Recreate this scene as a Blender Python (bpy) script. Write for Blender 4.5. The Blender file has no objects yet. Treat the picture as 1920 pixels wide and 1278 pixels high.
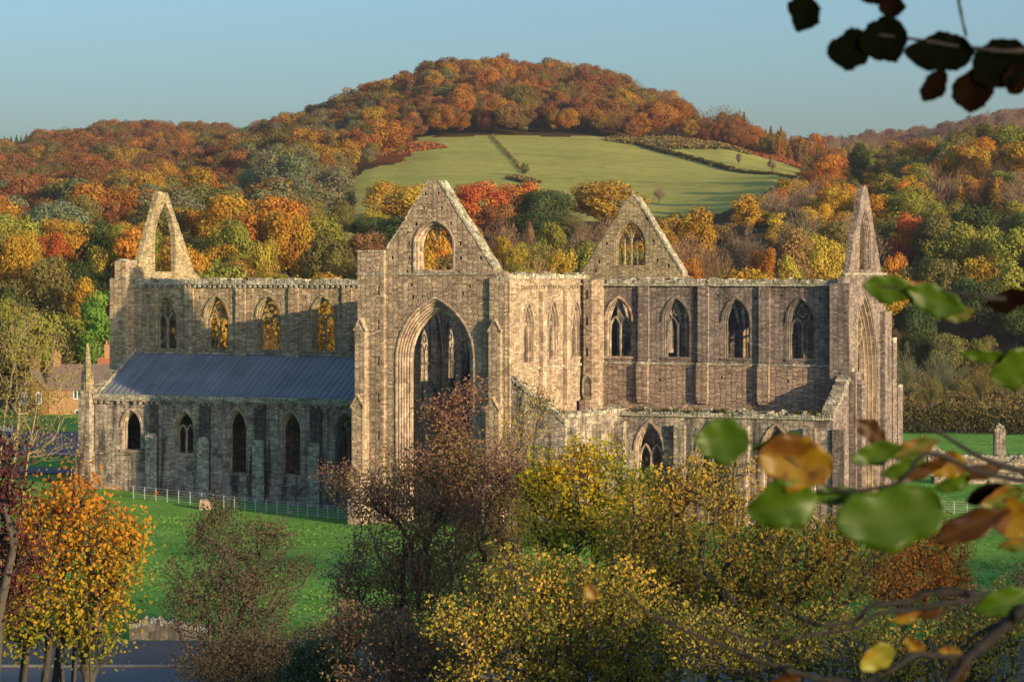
import bpy, bmesh, math, random
import numpy as np
from mathutils import Vector, geometry
R = math.radians
scene = bpy.context.scene
COL = scene.collection

# ------------------------------------------------------------------ camera frame (world = abbey axes: X east along nave, Y north, Z up)
FPX = 4900.0; TH = R(25); DF = 217.0; HC = 21.0; YH = 515.0
FWD = np.array([-math.sin(TH), math.cos(TH)]); RT = np.array([math.cos(TH), math.sin(TH)])
CAM = -DF*FWD - ((812-960)/FPX*DF)*RT
def WXY(px, d):
    p = CAM + d*(FWD + (px-960)/FPX*RT); return float(p[0]), float(p[1])
def WP(px, py, d):
    x, y = WXY(px, d); return Vector((x, y, HC-(py-YH)/FPX*d))
def proj(x, y, z):
    dx = np.asarray(x)-CAM[0]; dy = np.asarray(y)-CAM[1]
    d = dx*FWD[0]+dy*FWD[1]; r = dx*RT[0]+dy*RT[1]
    return 960+FPX*r/d, YH-FPX*(np.asarray(z)-HC)/d, d

cam_d = bpy.data.cameras.new('camera'); cam = bpy.data.objects.new('camera', cam_d); COL.objects.link(cam)
cam.location = (CAM[0], CAM[1], HC)
cam.rotation_euler = (R(90), 0, TH)
cam_d.sensor_width = 36; cam_d.lens = 36*FPX/1920
cam_d.shift_y = -(639-YH)/1920
cam_d.clip_start = 0.2; cam_d.clip_end = 12000
cam_d.dof.use_dof = True; cam_d.dof.focus_distance = 200; cam_d.dof.aperture_fstop = 18
scene.camera = cam

# ------------------------------------------------------------------ sun, sky, view
SUN_EL = R(9.3); SH = np.array([2.41, -1.0]); SH /= np.linalg.norm(SH)      # towards the sun
sun_d = bpy.data.lights.new('sun', 'SUN'); sun = bpy.data.objects.new('sun', sun_d); COL.objects.link(sun)
sun_d.energy = 3.5; sun_d.angle = R(0.6); sun_d.color = (1.0, 0.76, 0.44)
sv = Vector((SH[0]*math.cos(SUN_EL), SH[1]*math.cos(SUN_EL), math.sin(SUN_EL)))
sun.rotation_euler = sv.to_track_quat('Z', 'Y').to_euler(); sun.location = (200, -100, 120)
world = bpy.data.worlds.new("World"); scene.world = world; world.use_nodes = True
wn = world.node_tree; wn.nodes.clear()
sky = wn.nodes.new('ShaderNodeTexSky'); sky.sky_type = 'NISHITA'; sky.sun_disc = False
sky.sun_elevation = SUN_EL; sky.sun_rotation = math.atan2(SH[0], SH[1])
sky.air_density = 1.0; sky.dust_density = 2.4; sky.ozone_density = 3.8
bg = wn.nodes.new('ShaderNodeBackground'); bg.inputs[1].default_value = 0.132
wo = wn.nodes.new('ShaderNodeOutputWorld')
wn.links.new(sky.outputs[0], bg.inputs[0]); wn.links.new(bg.outputs[0], wo.inputs[0])
vs = scene.view_settings; vs.view_transform = 'Standard'; vs.look = 'None'; vs.gamma = 1; vs.exposure = 0.93
scene.render.engine = 'CYCLES'
scene.cycles.max_bounces = 6; scene.cycles.diffuse_bounces = 3; scene.cycles.transmission_bounces = 3; scene.cycles.glossy_bounces = 2
scene.cycles.transparent_max_bounces = 4

# ------------------------------------------------------------------ object helpers
def tag(o, label=None, cat=None, group=None, kind=None):
    if label: o['label'] = label
    if cat: o['category'] = cat
    if group: o['group'] = group
    if kind: o['kind'] = kind
    return o
def empty(name, loc, label, cat, group=None, rz=0):
    o = bpy.data.objects.new(name, None); COL.objects.link(o); o.location = loc; o.rotation_euler = (0, 0, rz)
    o.empty_display_size = .5
    return tag(o, label, cat, group)
class MB:
    def __init__(s): s.v = []; s.f = []
    def add(s, vs, fs):
        n = len(s.v); s.v += [tuple(p) for p in vs]; s.f += [tuple(i+n for i in f) for f in fs]
    def box(s, x0, x1, y0, y1, z0, z1):
        s.add([(x0,y0,z0),(x1,y0,z0),(x1,y1,z0),(x0,y1,z0),(x0,y0,z1),(x1,y0,z1),(x1,y1,z1),(x0,y1,z1)],
              [(0,3,2,1),(4,5,6,7),(0,1,5,4),(1,2,6,5),(2,3,7,6),(3,0,4,7)])
    def tube(s, pts, rad, n=6, cap=True):
        pts = [Vector(p) for p in pts]; k = len(pts); rad = rad if hasattr(rad, '__len__') else [rad]*k
        base = len(s.v); up = Vector((0.13, 0.21, 1))
        for i, p in enumerate(pts):
            t = (pts[min(i+1, k-1)]-pts[max(i-1, 0)])
            if t.length < 1e-9: t = Vector((0, 0, 1))
            t.normalize(); a = t.cross(up)
            if a.length < 1e-3: a = t.cross(Vector((1, 0, 0)))
            a.normalize(); b = t.cross(a)
            for j in range(n):
                an = 2*math.pi*j/n; s.v.append(tuple(p+rad[i]*(math.cos(an)*a+math.sin(an)*b)))
        for i in range(k-1):
            for j in range(n):
                s.f.append((base+i*n+j, base+i*n+(j+1) % n, base+(i+1)*n+(j+1) % n, base+(i+1)*n+j))
        if cap:
            s.f.append(tuple(base+j for j in range(n))[::-1]); s.f.append(tuple(base+(k-1)*n+j for j in range(n)))
    def build(s, name, mat, parent=None, smooth=False, origin=None, recalc=True):
        me = bpy.data.meshes.new(name)
        o0 = Vector(origin) if origin is not None else (Vector(parent.location) if (parent and parent.parent is None) else Vector((0, 0, 0)))
        if parent and parent.parent is not None: o0 = Vector(parent.parent.location)
        vv = [tuple(Vector(p)-o0) for p in s.v] if o0.length > 0 else s.v
        me.from_pydata(vv, [], s.f); me.update()
        if recalc:
            bm = bmesh.new(); bm.from_mesh(me); bmesh.ops.recalc_face_normals(bm, faces=bm.faces); bm.to_mesh(me); bm.free()
        if smooth:
            me.polygons.foreach_set('use_smooth', [True]*len(me.polygons))
        if mat: me.materials.append(mat)
        o = bpy.data.objects.new(name, me); COL.objects.link(o)
        if parent: o.parent = parent
        elif origin is not None: o.location = origin
        return o
def np_mesh(name, V, F, mats, attrs=None, matidx=None, smooth=False):
    """fast mesh from numpy; F is (n,k) with constant k"""
    me = bpy.data.meshes.new(name); n, k = F.shape
    me.vertices.add(len(V)); me.vertices.foreach_set('co', np.ascontiguousarray(V, np.float32).ravel())
    me.loops.add(n*k); me.loops.foreach_set('vertex_index', np.ascontiguousarray(F, np.int32).ravel())
    me.polygons.add(n); me.polygons.foreach_set('loop_start', np.arange(0, n*k, k, dtype=np.int32))
    try: me.polygons.foreach_set('loop_total', np.full(n, k, np.int32))
    except Exception: pass
    for m in mats: me.materials.append(m)
    if matidx is not None: me.polygons.foreach_set('material_index', np.ascontiguousarray(matidx, np.int32))
    if smooth: me.polygons.foreach_set('use_smooth', np.ones(n, bool))
    me.update(calc_edges=True); me.validate()
    for nm, (dom, arr) in (attrs or {}).items():
        a = me.attributes.new(nm, 'FLOAT', dom); a.data.foreach_set('value', np.ascontiguousarray(arr, np.float32))
    return me

# ------------------------------------------------------------------ materials
def new_mat(name):
    m = bpy.data.materials.new(name); m.use_nodes = True; t = m.node_tree; t.nodes.clear()
    out = t.nodes.new('ShaderNodeOutputMaterial')
    return m, t, out
def N(t, typ, **kw):
    n = t.nodes.new(typ)
    for k, v in kw.items():
        if k.startswith('i_'):
            key = k[2:]; key = int(key) if key.isdigit() else key
            n.inputs[key].default_value = v
        else: setattr(n, k, v)
    return n
def L(t, a, b): t.links.new(a, b)
def ramp(t, fac, stops, interp='LINEAR'):
    r = N(t, 'ShaderNodeValToRGB'); cr = r.color_ramp; cr.interpolation = interp
    while len(cr.elements) < len(stops): cr.elements.new(0.5)
    for e, (p, c) in zip(cr.elements, stops):
        e.position = p; e.color = tuple(c)+(1,) if len(c) == 3 else c
    L(t, fac, r.inputs[0]); return r.outputs[0]
def mixc(t, fac, a, b, mode='MIX'):
    m = N(t, 'ShaderNodeMix', data_type='RGBA', blend_type=mode)
    for s, v in ((0, fac), (6, a), (7, b)):
        if hasattr(v, 'is_output') or hasattr(v, 'links'): L(t, v, m.inputs[s])
        else: m.inputs[s].default_value = v if not isinstance(v, tuple) or len(v) == 4 else v+(1,)
    return m.outputs[2]
def mathn(t, op, a, b=None, c=None):
    m = N(t, 'ShaderNodeMath', operation=op)
    for i, v in enumerate((a, b, c)):
        if v is None: continue
        if hasattr(v, 'links'): L(t, v, m.inputs[i])
        else: m.inputs[i].default_value = v
    return m.outputs[0]
def noise(t, vec, scale, detail=4, rough=.55, out=0):
    n = N(t, 'ShaderNodeTexNoise'); n.inputs['Scale'].default_value = scale; n.inputs['Detail'].default_value = detail
    n.inputs['Roughness'].default_value = rough
    if vec is not None: L(t, vec, n.inputs['Vector'])
    return n.outputs[out]
def ss(t, v, lo, hi):
    m = N(t, 'ShaderNodeMapRange', interpolation_type='SMOOTHSTEP'); m.inputs[1].default_value = lo; m.inputs[2].default_value = hi
    L(t, v, m.inputs[0]); return m.outputs[0]

def stone_mat(name, cols, w=.46, h=.165, stain=.5, lichen=.25, dark=(.03,.03,.028), bump=.6, mort=.42, moss=0.0):
    """coursed rubble: stretched voronoi blocks in (X+Y, Z), mortar lines, streaks, lichen"""
    m, t, out = new_mat(name)
    geo = N(t, 'ShaderNodeNewGeometry'); sx = N(t, 'ShaderNodeSeparateXYZ'); L(t, geo.outputs['Position'], sx.inputs[0])
    u = mathn(t, 'ADD', sx.outputs[0], sx.outputs[1])
    warp = noise(t, geo.outputs['Position'], 0.9, 3)
    z = mathn(t, 'MULTIPLY_ADD', warp, .22, sx.outputs[2])
    cv = N(t, 'ShaderNodeCombineXYZ'); L(t, mathn(t, 'DIVIDE', u, w), cv.inputs[0]); L(t, mathn(t, 'DIVIDE', z, h), cv.inputs[1])
    def vor(feat):
        v = N(t, 'ShaderNodeTexVoronoi', feature=feat, voronoi_dimensions='2D'); v.inputs['Scale'].default_value = 1; v.inputs['Randomness'].default_value = .62
        L(t, cv.outputs[0], v.inputs['Vector']); return v
    vc = vor('F1'); ve = vor('DISTANCE_TO_EDGE')
    sp = N(t, 'ShaderNodeSeparateColor'); L(t, vc.outputs['Color'], sp.inputs[0])
    n1 = noise(t, geo.outputs['Position'], .35, 5); n2 = noise(t, geo.outputs['Position'], 7, 4, .7)
    hue = mathn(t, 'ADD', mathn(t, 'MULTIPLY', sp.outputs[0], .62), mathn(t, 'MULTIPLY', n1, .55))
    k = len(cols); c = ramp(t, hue, [(0.15+.7*i/(k-1), cc) for i, cc in enumerate(cols)])
    val = mathn(t, 'MULTIPLY_ADD', sp.outputs[1], .75, mathn(t, 'MULTIPLY_ADD', n2, 1.1, .22))
    c = mixc(t, 1.0, c, N(t, 'ShaderNodeCombineColor').outputs[0], 'MULTIPLY')
    comb = t.nodes[-2] if False else None
    # multiply by per-stone value
    mul = [n for n in t.nodes if n.type == 'MIX'][-1]
    cc = [n for n in t.nodes if n.type == 'COMBINE_COLOR'][-1]
    for i in range(3): L(t, val, cc.inputs[i])
    edge = ss(t, ve.outputs['Distance'], 0.0, .16)
    c = mixc(t, mathn(t, 'MULTIPLY', mathn(t, 'SUBTRACT', 1.0, edge), mort), c, tuple(x*.30 for x in cols[0]))
    # weather streaks (vertical) and patches
    sc = N(t, 'ShaderNodeVectorMath', operation='MULTIPLY'); sc.inputs[1].default_value = (1.1, 1.1, .13); L(t, geo.outputs['Position'], sc.inputs[0])
    st = ss(t, noise(t, sc.outputs[0], 1.0, 5, .6), .48, .68)
    n3 = ss(t, noise(t, geo.outputs['Position'], .55, 6, .65), .45, .68)
    c = mixc(t, mathn(t, 'MULTIPLY', mathn(t, 'MAXIMUM', st, mathn(t, 'MULTIPLY', n3, .8)), stain), c, dark)
    li = ss(t, noise(t, geo.outputs['Position'], 4.2, 6, .75), .60, .70)
    lm = ss(t, noise(t, geo.outputs['Position'], .25, 3, .5), .40, .60)
    c = mixc(t, mathn(t, 'MULTIPLY', mathn(t, 'MULTIPLY', li, lm), lichen), c, (.50, .48, .42))
    if moss:
        sn = N(t, 'ShaderNodeSeparateXYZ'); L(t, geo.outputs['Normal'], sn.inputs[0])
        mo = mathn(t, 'MULTIPLY', ss(t, sn.outputs[2], .3, .8), ss(t, noise(t, geo.outputs['Position'], 1.4, 4), .40, .60))
        c = mixc(t, mathn(t, 'MULTIPLY', mo, moss), c, (.09, .11, .03))
    b = N(t, 'ShaderNodeBump'); b.inputs['Strength'].default_value = bump; b.inputs['Distance'].default_value = .12
    hgt = mathn(t, 'ADD', mathn(t, 'MULTIPLY', edge, .6), mathn(t, 'ADD', mathn(t, 'MULTIPLY', n2, .55), mathn(t, 'MULTIPLY', sp.outputs[2], .5)))
    L(t, hgt, b.inputs['Height'])
    d = N(t, 'ShaderNodeBsdfDiffuse'); d.inputs['Roughness'].default_value = .8; L(t, c, d.inputs[0]); L(t, b.outputs[0], d.inputs['Normal'])
    L(t, d.outputs[0], out.inputs[0]); return m

def foliage_mat(name, source, hue=.06, trans=.35):
    """source 'object' = object colour, 'instancer' = instance attribute tcol"""
    m, t, out = new_mat(name)
    if source == 'object': c = N(t, 'ShaderNodeObjectInfo').outputs['Color']
    else: c = N(t, 'ShaderNodeAttribute', attribute_type='INSTANCER', attribute_name='tcol').outputs['Color']
    v = N(t, 'ShaderNodeAttribute', attribute_type='GEOMETRY', attribute_name='v').outputs['Fac']
    hs = N(t, 'ShaderNodeHueSaturation'); L(t, c, hs.inputs['Color'])
    L(t, mathn(t, 'MULTIPLY_ADD', v, hue, .5-hue*.5), hs.inputs['Hue'])
    L(t, mathn(t, 'MULTIPLY_ADD', v, .55, .84), hs.inputs['Value'])
    d = N(t, 'ShaderNodeBsdfDiffuse'); L(t, hs.outputs[0], d.inputs[0])
    tr = N(t, 'ShaderNodeBsdfTranslucent'); L(t, hs.outputs[0], tr.inputs[0])
    mx = N(t, 'ShaderNodeMixShader'); mx.inputs[0].default_value = trans; L(t, d.outputs[0], mx.inputs[1]); L(t, tr.outputs[0], mx.inputs[2])
    L(t, mx.outputs[0], out.inputs[0]); return m
def leaf_mat(name, stops, trans=.4, gloss=.0):
    """leaves: palette by face attribute v"""
    m, t, out = new_mat(name)
    v = N(t, 'ShaderNodeAttribute', attribute_type='GEOMETRY', attribute_name='v').outputs['Fac']
    c = ramp(t, v, stops)
    d = N(t, 'ShaderNodeBsdfDiffuse'); L(t, c, d.inputs[0])
    tr = N(t, 'ShaderNodeBsdfTranslucent'); L(t, c, tr.inputs[0])
    mx = N(t, 'ShaderNodeMixShader'); mx.inputs[0].default_value = trans; L(t, d.outputs[0], mx.inputs[1]); L(t, tr.outputs[0], mx.inputs[2])
    o = mx.outputs[0]
    if gloss:
        g = N(t, 'ShaderNodeBsdfGlossy'); g.inputs['Roughness'].default_value = .45
        m2 = N(t, 'ShaderNodeMixShader'); m2.inputs[0].default_value = gloss; L(t, o, m2.inputs[1]); L(t, g.outputs[0], m2.inputs[2]); o = m2.outputs[0]
    L(t, o, out.inputs[0]); return m
def plain_mat(name, c0, c1, scale=3, rough=.9, bump=0, metal=0):
    m, t, out = new_mat(name)
    geo = N(t, 'ShaderNodeNewGeometry')
    n = noise(t, geo.outputs['Position'], scale, 6, .65)
    c = ramp(t, n, [(.3, c0), (.7, c1)])
    p = N(t, 'ShaderNodeBsdfPrincipled'); p.inputs['Roughness'].default_value = rough; p.inputs['Metallic'].default_value = metal
    L(t, c, p.inputs['Base Color'])
    if bump:
        b = N(t, 'ShaderNodeBump'); b.inputs['Strength'].default_value = bump; b.inputs['Distance'].default_value = .05; L(t, n, b.inputs['Height']); L(t, b.outputs[0], p.inputs['Normal'])
    L(t, p.outputs[0], out.inputs[0]); return m

M_FAC = stone_mat('facade_sandstone', [(.255,.18,.125),(.375,.285,.195),(.46,.355,.25),(.335,.25,.185)], stain=.40, lichen=.4, moss=.5)
M_NAVE = stone_mat('nave_sandstone', [(0.260,0.177,0.118),(0.413,0.301,0.189),(0.507,0.389,0.248),(0.342,0.260,0.183)], stain=.38, lichen=.4, moss=.6)
M_GREY = stone_mat('presbytery_sandstone', [(.17,.125,.11),(.24,.185,.16),(.30,.24,.205),(.22,.18,.165)], w=.45, h=.16, stain=.6, lichen=.9, dark=(.05,.043,.042), moss=.6)
M_LOW = stone_mat('presbytery_core_rubble', [(0.260,0.177,0.136),(0.366,0.260,0.195),(0.437,0.330,0.248),(0.307,0.236,0.189)], w=.5, h=.115, stain=.25, lichen=.3, bump=1.0, moss=.6)
M_AISLE = stone_mat('aisle_sandstone', [(.26,.20,.16),(.38,.305,.24),(.46,.385,.30),(.33,.275,.23)], stain=.9, lichen=.95, dark=(.04,.04,.042), moss=.7)
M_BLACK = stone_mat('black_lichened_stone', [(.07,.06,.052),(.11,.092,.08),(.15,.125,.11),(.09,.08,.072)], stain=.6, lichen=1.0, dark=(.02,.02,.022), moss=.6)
M_GABLE = stone_mat('gable_sandstone', [(.27,.21,.12),(.36,.285,.165),(.43,.35,.21),(.31,.25,.16)], w=.42, h=.15, stain=.35, lichen=.35, moss=.3)
M_DRESS = stone_mat('dressed_stone', [(0.295,0.206,0.153),(0.401,0.295,0.218),(0.472,0.366,0.271),(0.342,0.260,0.201)], w=.5, h=.42, stain=.3, lichen=.3, bump=.25, mort=.35)
M_DARK = stone_mat('dark_dressed_stone', [(.13,.105,.09),(.19,.155,.13),(.24,.20,.165),(.16,.14,.12)], w=.5, h=.42, stain=.55, lichen=.35, bump=.25, mort=.3)  # dark dressed stone; also paints shade on a niche and a coping
M_CAP = stone_mat('weathered_coping', [(0.307,0.271,0.212),(0.425,0.378,0.295),(0.496,0.460,0.366),(0.260,0.248,0.177)], w=.4, h=.2, stain=.35, lichen=.9, moss=.9)
M_BARK = plain_mat('bark', (.035,.028,.022), (.09,.075,.06), 6, bump=.5)
M_BARKL = plain_mat('pale_twig_bark', (.30,.22,.11), (.42,.33,.18), 4)
M_BARKD = plain_mat('dark_twig_bark', (.05,.04,.031), (.12,.097,.075), 8, bump=.4)
M_FOL = foliage_mat('autumn_crown', 'object')
M_FOLI = foliage_mat('far_autumn_crown', 'instancer')
# ------------------------------------------------------------------ terrain
COLS = [
 (-700, [(330,788),(365,768),(405,665),(480,565),(600,510),(800,450),(1000,400),(1300,350),(1700,310),(2200,320)]),
 (0,   [(330,788),(365,768),(405,665),(480,560),(600,490),(800,430),(1000,385),(1300,335),(1650,297),(2100,312)]),
 (200, [(330,790),(365,770),(405,665),(480,545),(600,480),(800,415),(1000,370),(1300,305),(1600,270),(2100,288)]),
 (370, [(330,795),(400,650),(480,540),(600,470),(800,405),(1000,360),(1250,318),(1600,271),(2100,290)]),
 (470, [(330,810),(400,655),(480,535),(600,460),(800,390),(1000,335),(1200,299),(1300,290),(1700,286),(2100,300)]),
 (600, [(330,815),(400,660),(480,530),(600,455),(800,375),(1000,305),(1150,271),(1300,246),(1500,254)]),
 (700, [(330,818),(400,655),(480,532),(600,452),(700,410),(800,365),(1000,285),(1150,240),(1300,204),(1500,214)]),
 (830, [(330,820),(400,650),(480,535),(600,455),(700,405),(850,335),(1050,254),(1180,200),(1320,160),(1500,170)]),
 (930, [(330,822),(400,650),(480,535),(600,455),(700,405),(850,335),(1050,252),(1180,195),(1320,150),(1500,162)]),
 (1100,[(330,825),(400,655),(480,538),(600,457),(700,407),(850,338),(1050,252),(1180,205),(1320,168),(1500,182)]),
 (1250,[(330,827),(400,665),(480,540),(600,460),(700,410),(850,340),(1050,262),(1180,236),(1300,225),(1500,240)]),
 (1350,[(330,827),(400,680),(480,535),(600,440),(700,400),(850,338),(1050,270),(1150,270),(1300,310),(1700,325)]),
 (1450,[(330,827),(400,700),(480,530),(600,430),(700,388),(850,330),(1050,298),(1100,297),(1300,330),(2500,306)]),
 (1560,[(330,827),(420,700),(500,520),(600,420),(700,370),(850,346),(1000,332),(1300,342),(1800,318),(2500,290),(3200,300)]),
 (1700,[(330,827),(430,760),(470,640),(520,520),(600,425),(700,366),(800,336),(900,330),(1300,346),(1800,314),(2500,271),(3200,285)]),
 (1900,[(330,827),(430,765),(470,640),(520,500),(600,385),(680,330),(760,302),(850,308),(1300,312),(1800,272),(2300,240),(3200,258)]),
 (2600,[(330,827),(430,755),(520,470),(600,350),(700,280),(800,262),(1300,265),(2300,220),(3200,230)]),
]
RG = np.concatenate([np.arange(300, 1100, 10.), np.arange(1100, 2600, 25.), np.array([2600, 3000, 3600, 4600, 6500.])])
CZ = []
for px, pr_ in COLS:
    rr = np.array([a for a, b in pr_], float); zz = np.array([HC-(b-YH)/FPX*a for a, b in pr_])
    z = np.interp(RG, rr, zz)
    zp = np.pad(z, 3, mode='edge'); z = np.convolve(zp, np.array([1,2,3,4,3,2,1])/16., 'valid')
    CZ.append(z)
CZ = np.array(CZ); CPX = np.array([c[0] for c in COLS], float)
_rng = np.random.default_rng(5)
_k = [( _rng.normal(size=2)*s, _rng.uniform(0, 6.28), a) for s, a in ((.02, 1.6), (.03, 1.2), (.06, .7), (.09, .5), (.15, .3), (.25, .18)) for _ in range(3)]
def wob(x, y):
    s = 0
    for kv, ph, a in _k: s = s+a*np.sin(kv[0]*x+kv[1]*y+ph)
    return s*.5
def H(x, y):
    x = np.asarray(x, float); y = np.asarray(y, float)
    dx = x-CAM[0]; dy = y-CAM[1]
    F = dx*FWD[0]+dy*FWD[1]; Rr = dx*RT[0]+dy*RT[1]; tc = dx*SH[0]+dy*SH[1]
    # far ground by azimuth column and depth
    Fp = np.maximum(F, 1.0); px = 960+FPX*np.clip(Rr/Fp, -1.2, 1.2)
    px = np.clip(px, -700, 2600)
    i = np.clip(np.searchsorted(CPX, px)-1, 0, len(CPX)-2)
    t = (px-CPX[i])/(CPX[i+1]-CPX[i]); t = t*t*(3-2*t)*.5+t*.5
    jr = np.interp(np.clip(F, 300, 6500), RG, np.arange(len(RG))); j = np.clip(jr.astype(int), 0, len(RG)-2); u = jr-j
    g = lambda a: CZ[a, j]*(1-u)+CZ[a, j+1]*u
    zf = g(i)*(1-t)+g(i+1)*t
    # near hillside under and behind the camera
    s = 1.0; a = (19.3+.25*tc)/s
    zn = np.where(tc < 0, s*np.logaddexp(0, a), 19.3+np.minimum(.1*tc, .8)+wob(x, y)*.6*np.clip(tc/30,0,1))
    Rl = np.maximum(0, -Rr-15)
    zn = zn + 1.3*np.clip(Rl/30, 0, 1)*np.clip((F-180)/60, 0, 1)
    w = np.clip((F-300)/40, 0, 1); w = w*w*(3-2*w)
    z = zn*(1-w)+zf*w
    return z + wob(x, y)*.12*np.clip((F-120)/60, 0, 1)

M_HILL, t, out = new_mat('hill_ground')
geo = N(t, 'ShaderNodeNewGeometry'); P = geo.outputs['Position']
fa = N(t, 'ShaderNodeAttribute', attribute_type='GEOMETRY', attribute_name='bracken').outputs['Fac']
n = noise(t, P, .06, 6, .7)
c = ramp(t, n, [(.3, (.055,.05,.022)), (.5, (.09,.06,.03)), (.7, (.13,.075,.03))])
br = ramp(t, noise(t, P, .15, 6, .75), [(.3, (.11,.055,.022)), (.55, (.26,.085,.028)), (.75, (.20,.12,.04))])
c = mixc(t, ss(t, mathn(t, 'ADD', fa, mathn(t, 'MULTIPLY_ADD', n, .6, -.3)), .4, .6), c, br)
d = N(t, 'ShaderNodeBsdfDiffuse'); L(t, c, d.inputs[0]); L(t, d.outputs[0], out.inputs[0])

M_FIELD, t, out = new_mat('pasture')
geo = N(t, 'ShaderNodeNewGeometry'); P = geo.outputs['Position']
sc = N(t, 'ShaderNodeVectorMath', operation='MULTIPLY'); sc.inputs[1].default_value = (.010, .035, .01); L(t, P, sc.inputs[0])
n1 = noise(t, sc.outputs[0], 1.0, 7, .68); n2 = noise(t, P, .12, 6, .75)
c = ramp(t, mathn(t, 'MULTIPLY_ADD', n2, .5, mathn(t, 'MULTIPLY', n1, .6)), [(.34, (.24,.20,.065)), (.47, (.36,.345,.085)), (.60, (.46,.44,.11)), (.74, (.42,.33,.12))])
c = mixc(t, mathn(t, 'MULTIPLY', ss(t, noise(t, P, .25, 6, .8), .52, .68), .7), c, (.20,.15,.06))
sc2 = N(t, 'ShaderNodeVectorMath', operation='MULTIPLY'); sc2.inputs[1].default_value = (.03, .4, .1); L(t, P, sc2.inputs[0])
c = mixc(t, mathn(t, 'MULTIPLY', ss(t, noise(t, sc2.outputs[0], 1.0, 6, .75), .54, .66), .5), c, (.16,.15,.05))
d = N(t, 'ShaderNodeBsdfDiffuse'); L(t, c, d.inputs[0]); L(t, d.outputs[0], out.inputs[0])

M_LAWN, t, out = new_mat('lawn')
geo = N(t, 'ShaderNodeNewGeometry'); P = geo.outputs['Position']
n1 = noise(t, P, .16, 6, .7); n2 = noise(t, P, 1.7, 6, .75)
c = ramp(t, mathn(t, 'MULTIPLY_ADD', n2, .55, mathn(t, 'MULTIPLY', n1, .5)), [(.34, (.07,.16,.03)), (.5, (.165,.36,.06)), (.68, (.29,.50,.11))])
b = N(t, 'ShaderNodeBump'); b.inputs['Strength'].default_value = .8; b.inputs['Distance'].default_value = .25; L(t, n2, b.inputs['Height'])
d = N(t, 'ShaderNodeBsdfDiffuse'); L(t, c, d.inputs[0]); L(t, b.outputs[0], d.inputs['Normal']); L(t, d.outputs[0], out.inputs[0])

def in_poly(px, py, poly):
    ins = np.zeros(px.shape, bool); n = len(poly)
    for i in range(n):
        x0, y0 = poly[i]; x1, y1 = poly[(i+1) % n]
        c = ((y0 > py) != (y1 > py)) & (px < (x1-x0)*(py-y0)/(y1-y0+1e-9)+x0); ins ^= c
    return ins
FIELD = [(785,256),(840,258),(920,254),(1060,256),(1150,256),(1195,268),(1255,272),(1330,262),(1400,262),(1470,272),(1545,288),(1535,312),(1470,340),(1390,385),(1330,405),(1250,415),(900,415),(640,410),(625,380),(632,350),(690,318),(765,300)]
BRACK = [[(600,262),(640,258),(700,262),(770,258),(800,285),(806,298),(760,303),(690,306),(640,330),(600,330)], [(1200,256),(1340,256),(1345,296),(1290,300),(1230,275)], [(1410,274),(1470,284),(1540,300),(1540,308),(1470,300),(1420,290)]]
FIELD2 = [(590,437),(680,437),(680,470),(600,460)]
FIELD3 = [(98,650),(150,650),(160,680),(105,682)]
def sheet(fs, ps, name, keep=None, mats=(), attr=None):
    Fm, Pm = np.meshgrid(fs, ps, indexing='ij')
    X = CAM[0]+Fm*(FWD[0]+Pm*RT[0]); Y = CAM[1]+Fm*(FWD[1]+Pm*RT[1]); Z = H(X, Y)
    V = np.stack([X, Y, Z], -1).reshape(-1, 3); a, b = Fm.shape
    idx = np.arange(a*b).reshape(a, b)
    Fc = np.stack([idx[:-1, :-1], idx[:-1, 1:], idx[1:, 1:], idx[1:, :-1]], -1).reshape(-1, 4)
    return V, Fc
fs = np.concatenate([np.arange(6, 140, 3.), np.arange(140, 330, 4.), np.arange(330, 1100, 6.), np.arange(1100, 1500, 12.), np.arange(1500, 2600, 50.), np.array([2600, 3000, 3600, 4600, 6500.])])
ps = np.concatenate([np.linspace(-1.15, -.26, 45)[:-1], np.arange(-.26, .26, .0009), np.linspace(.26, 1.15, 45)])
V, Fc = sheet(fs, ps, 'g')
cen = V[Fc].mean(1); cpx, cpy, cd = proj(cen[:, 0], cen[:, 1], cen[:, 2])
_jx = 7*np.sin(cen[:, 0]*.21)*np.sin(cen[:, 1]*.17+1)+3*np.sin(cen[:, 0]*.63+cen[:, 1]*.4); _jy = 2.2*np.sin(cen[:, 0]*.27+2)*np.sin(cen[:, 1]*.23)
cpx_, cpy_ = cpx, cpy; cpx = cpx+_jx; cpy = cpy+_jy
isf = (in_poly(cpx, cpy, FIELD) & (cd > 640) & (cd < 1160)) | (in_poly(cpx, cpy, FIELD2) & (cd > 480) & (cd < 760)) | (in_poly(cpx, cpy, FIELD3) & (cd > 330) & (cd < 480))
vpx, vpy, vd = proj(V[:, 0], V[:, 1], V[:, 2]); brk = np.zeros(len(V))
for bp in BRACK: brk[in_poly(vpx, vpy, bp) & (vd > 640) & (vd < 1300)] = 1
cpx, cpy = cpx_, cpy_
isl = (cd < 352) & ~isf
def part_mesh(mask, name, mat, attr=None):
    f = Fc[mask]; used = np.unique(f); rm = np.full(len(V), -1); rm[used] = np.arange(len(used))
    me = np_mesh(name, V[used], rm[f], [mat], {k: ('POINT', v[used]) for k, v in (attr or {}).items()}, smooth=True)
    o = bpy.data.objects.new(name, me); COL.objects.link(o); tag(o, kind='structure'); return o
part_mesh(isl, 'lawn', M_LAWN); part_mesh(isf, 'field', M_FIELD); part_mesh(~isl & ~isf, 'hills', M_HILL, {'bracken': brk})
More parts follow.
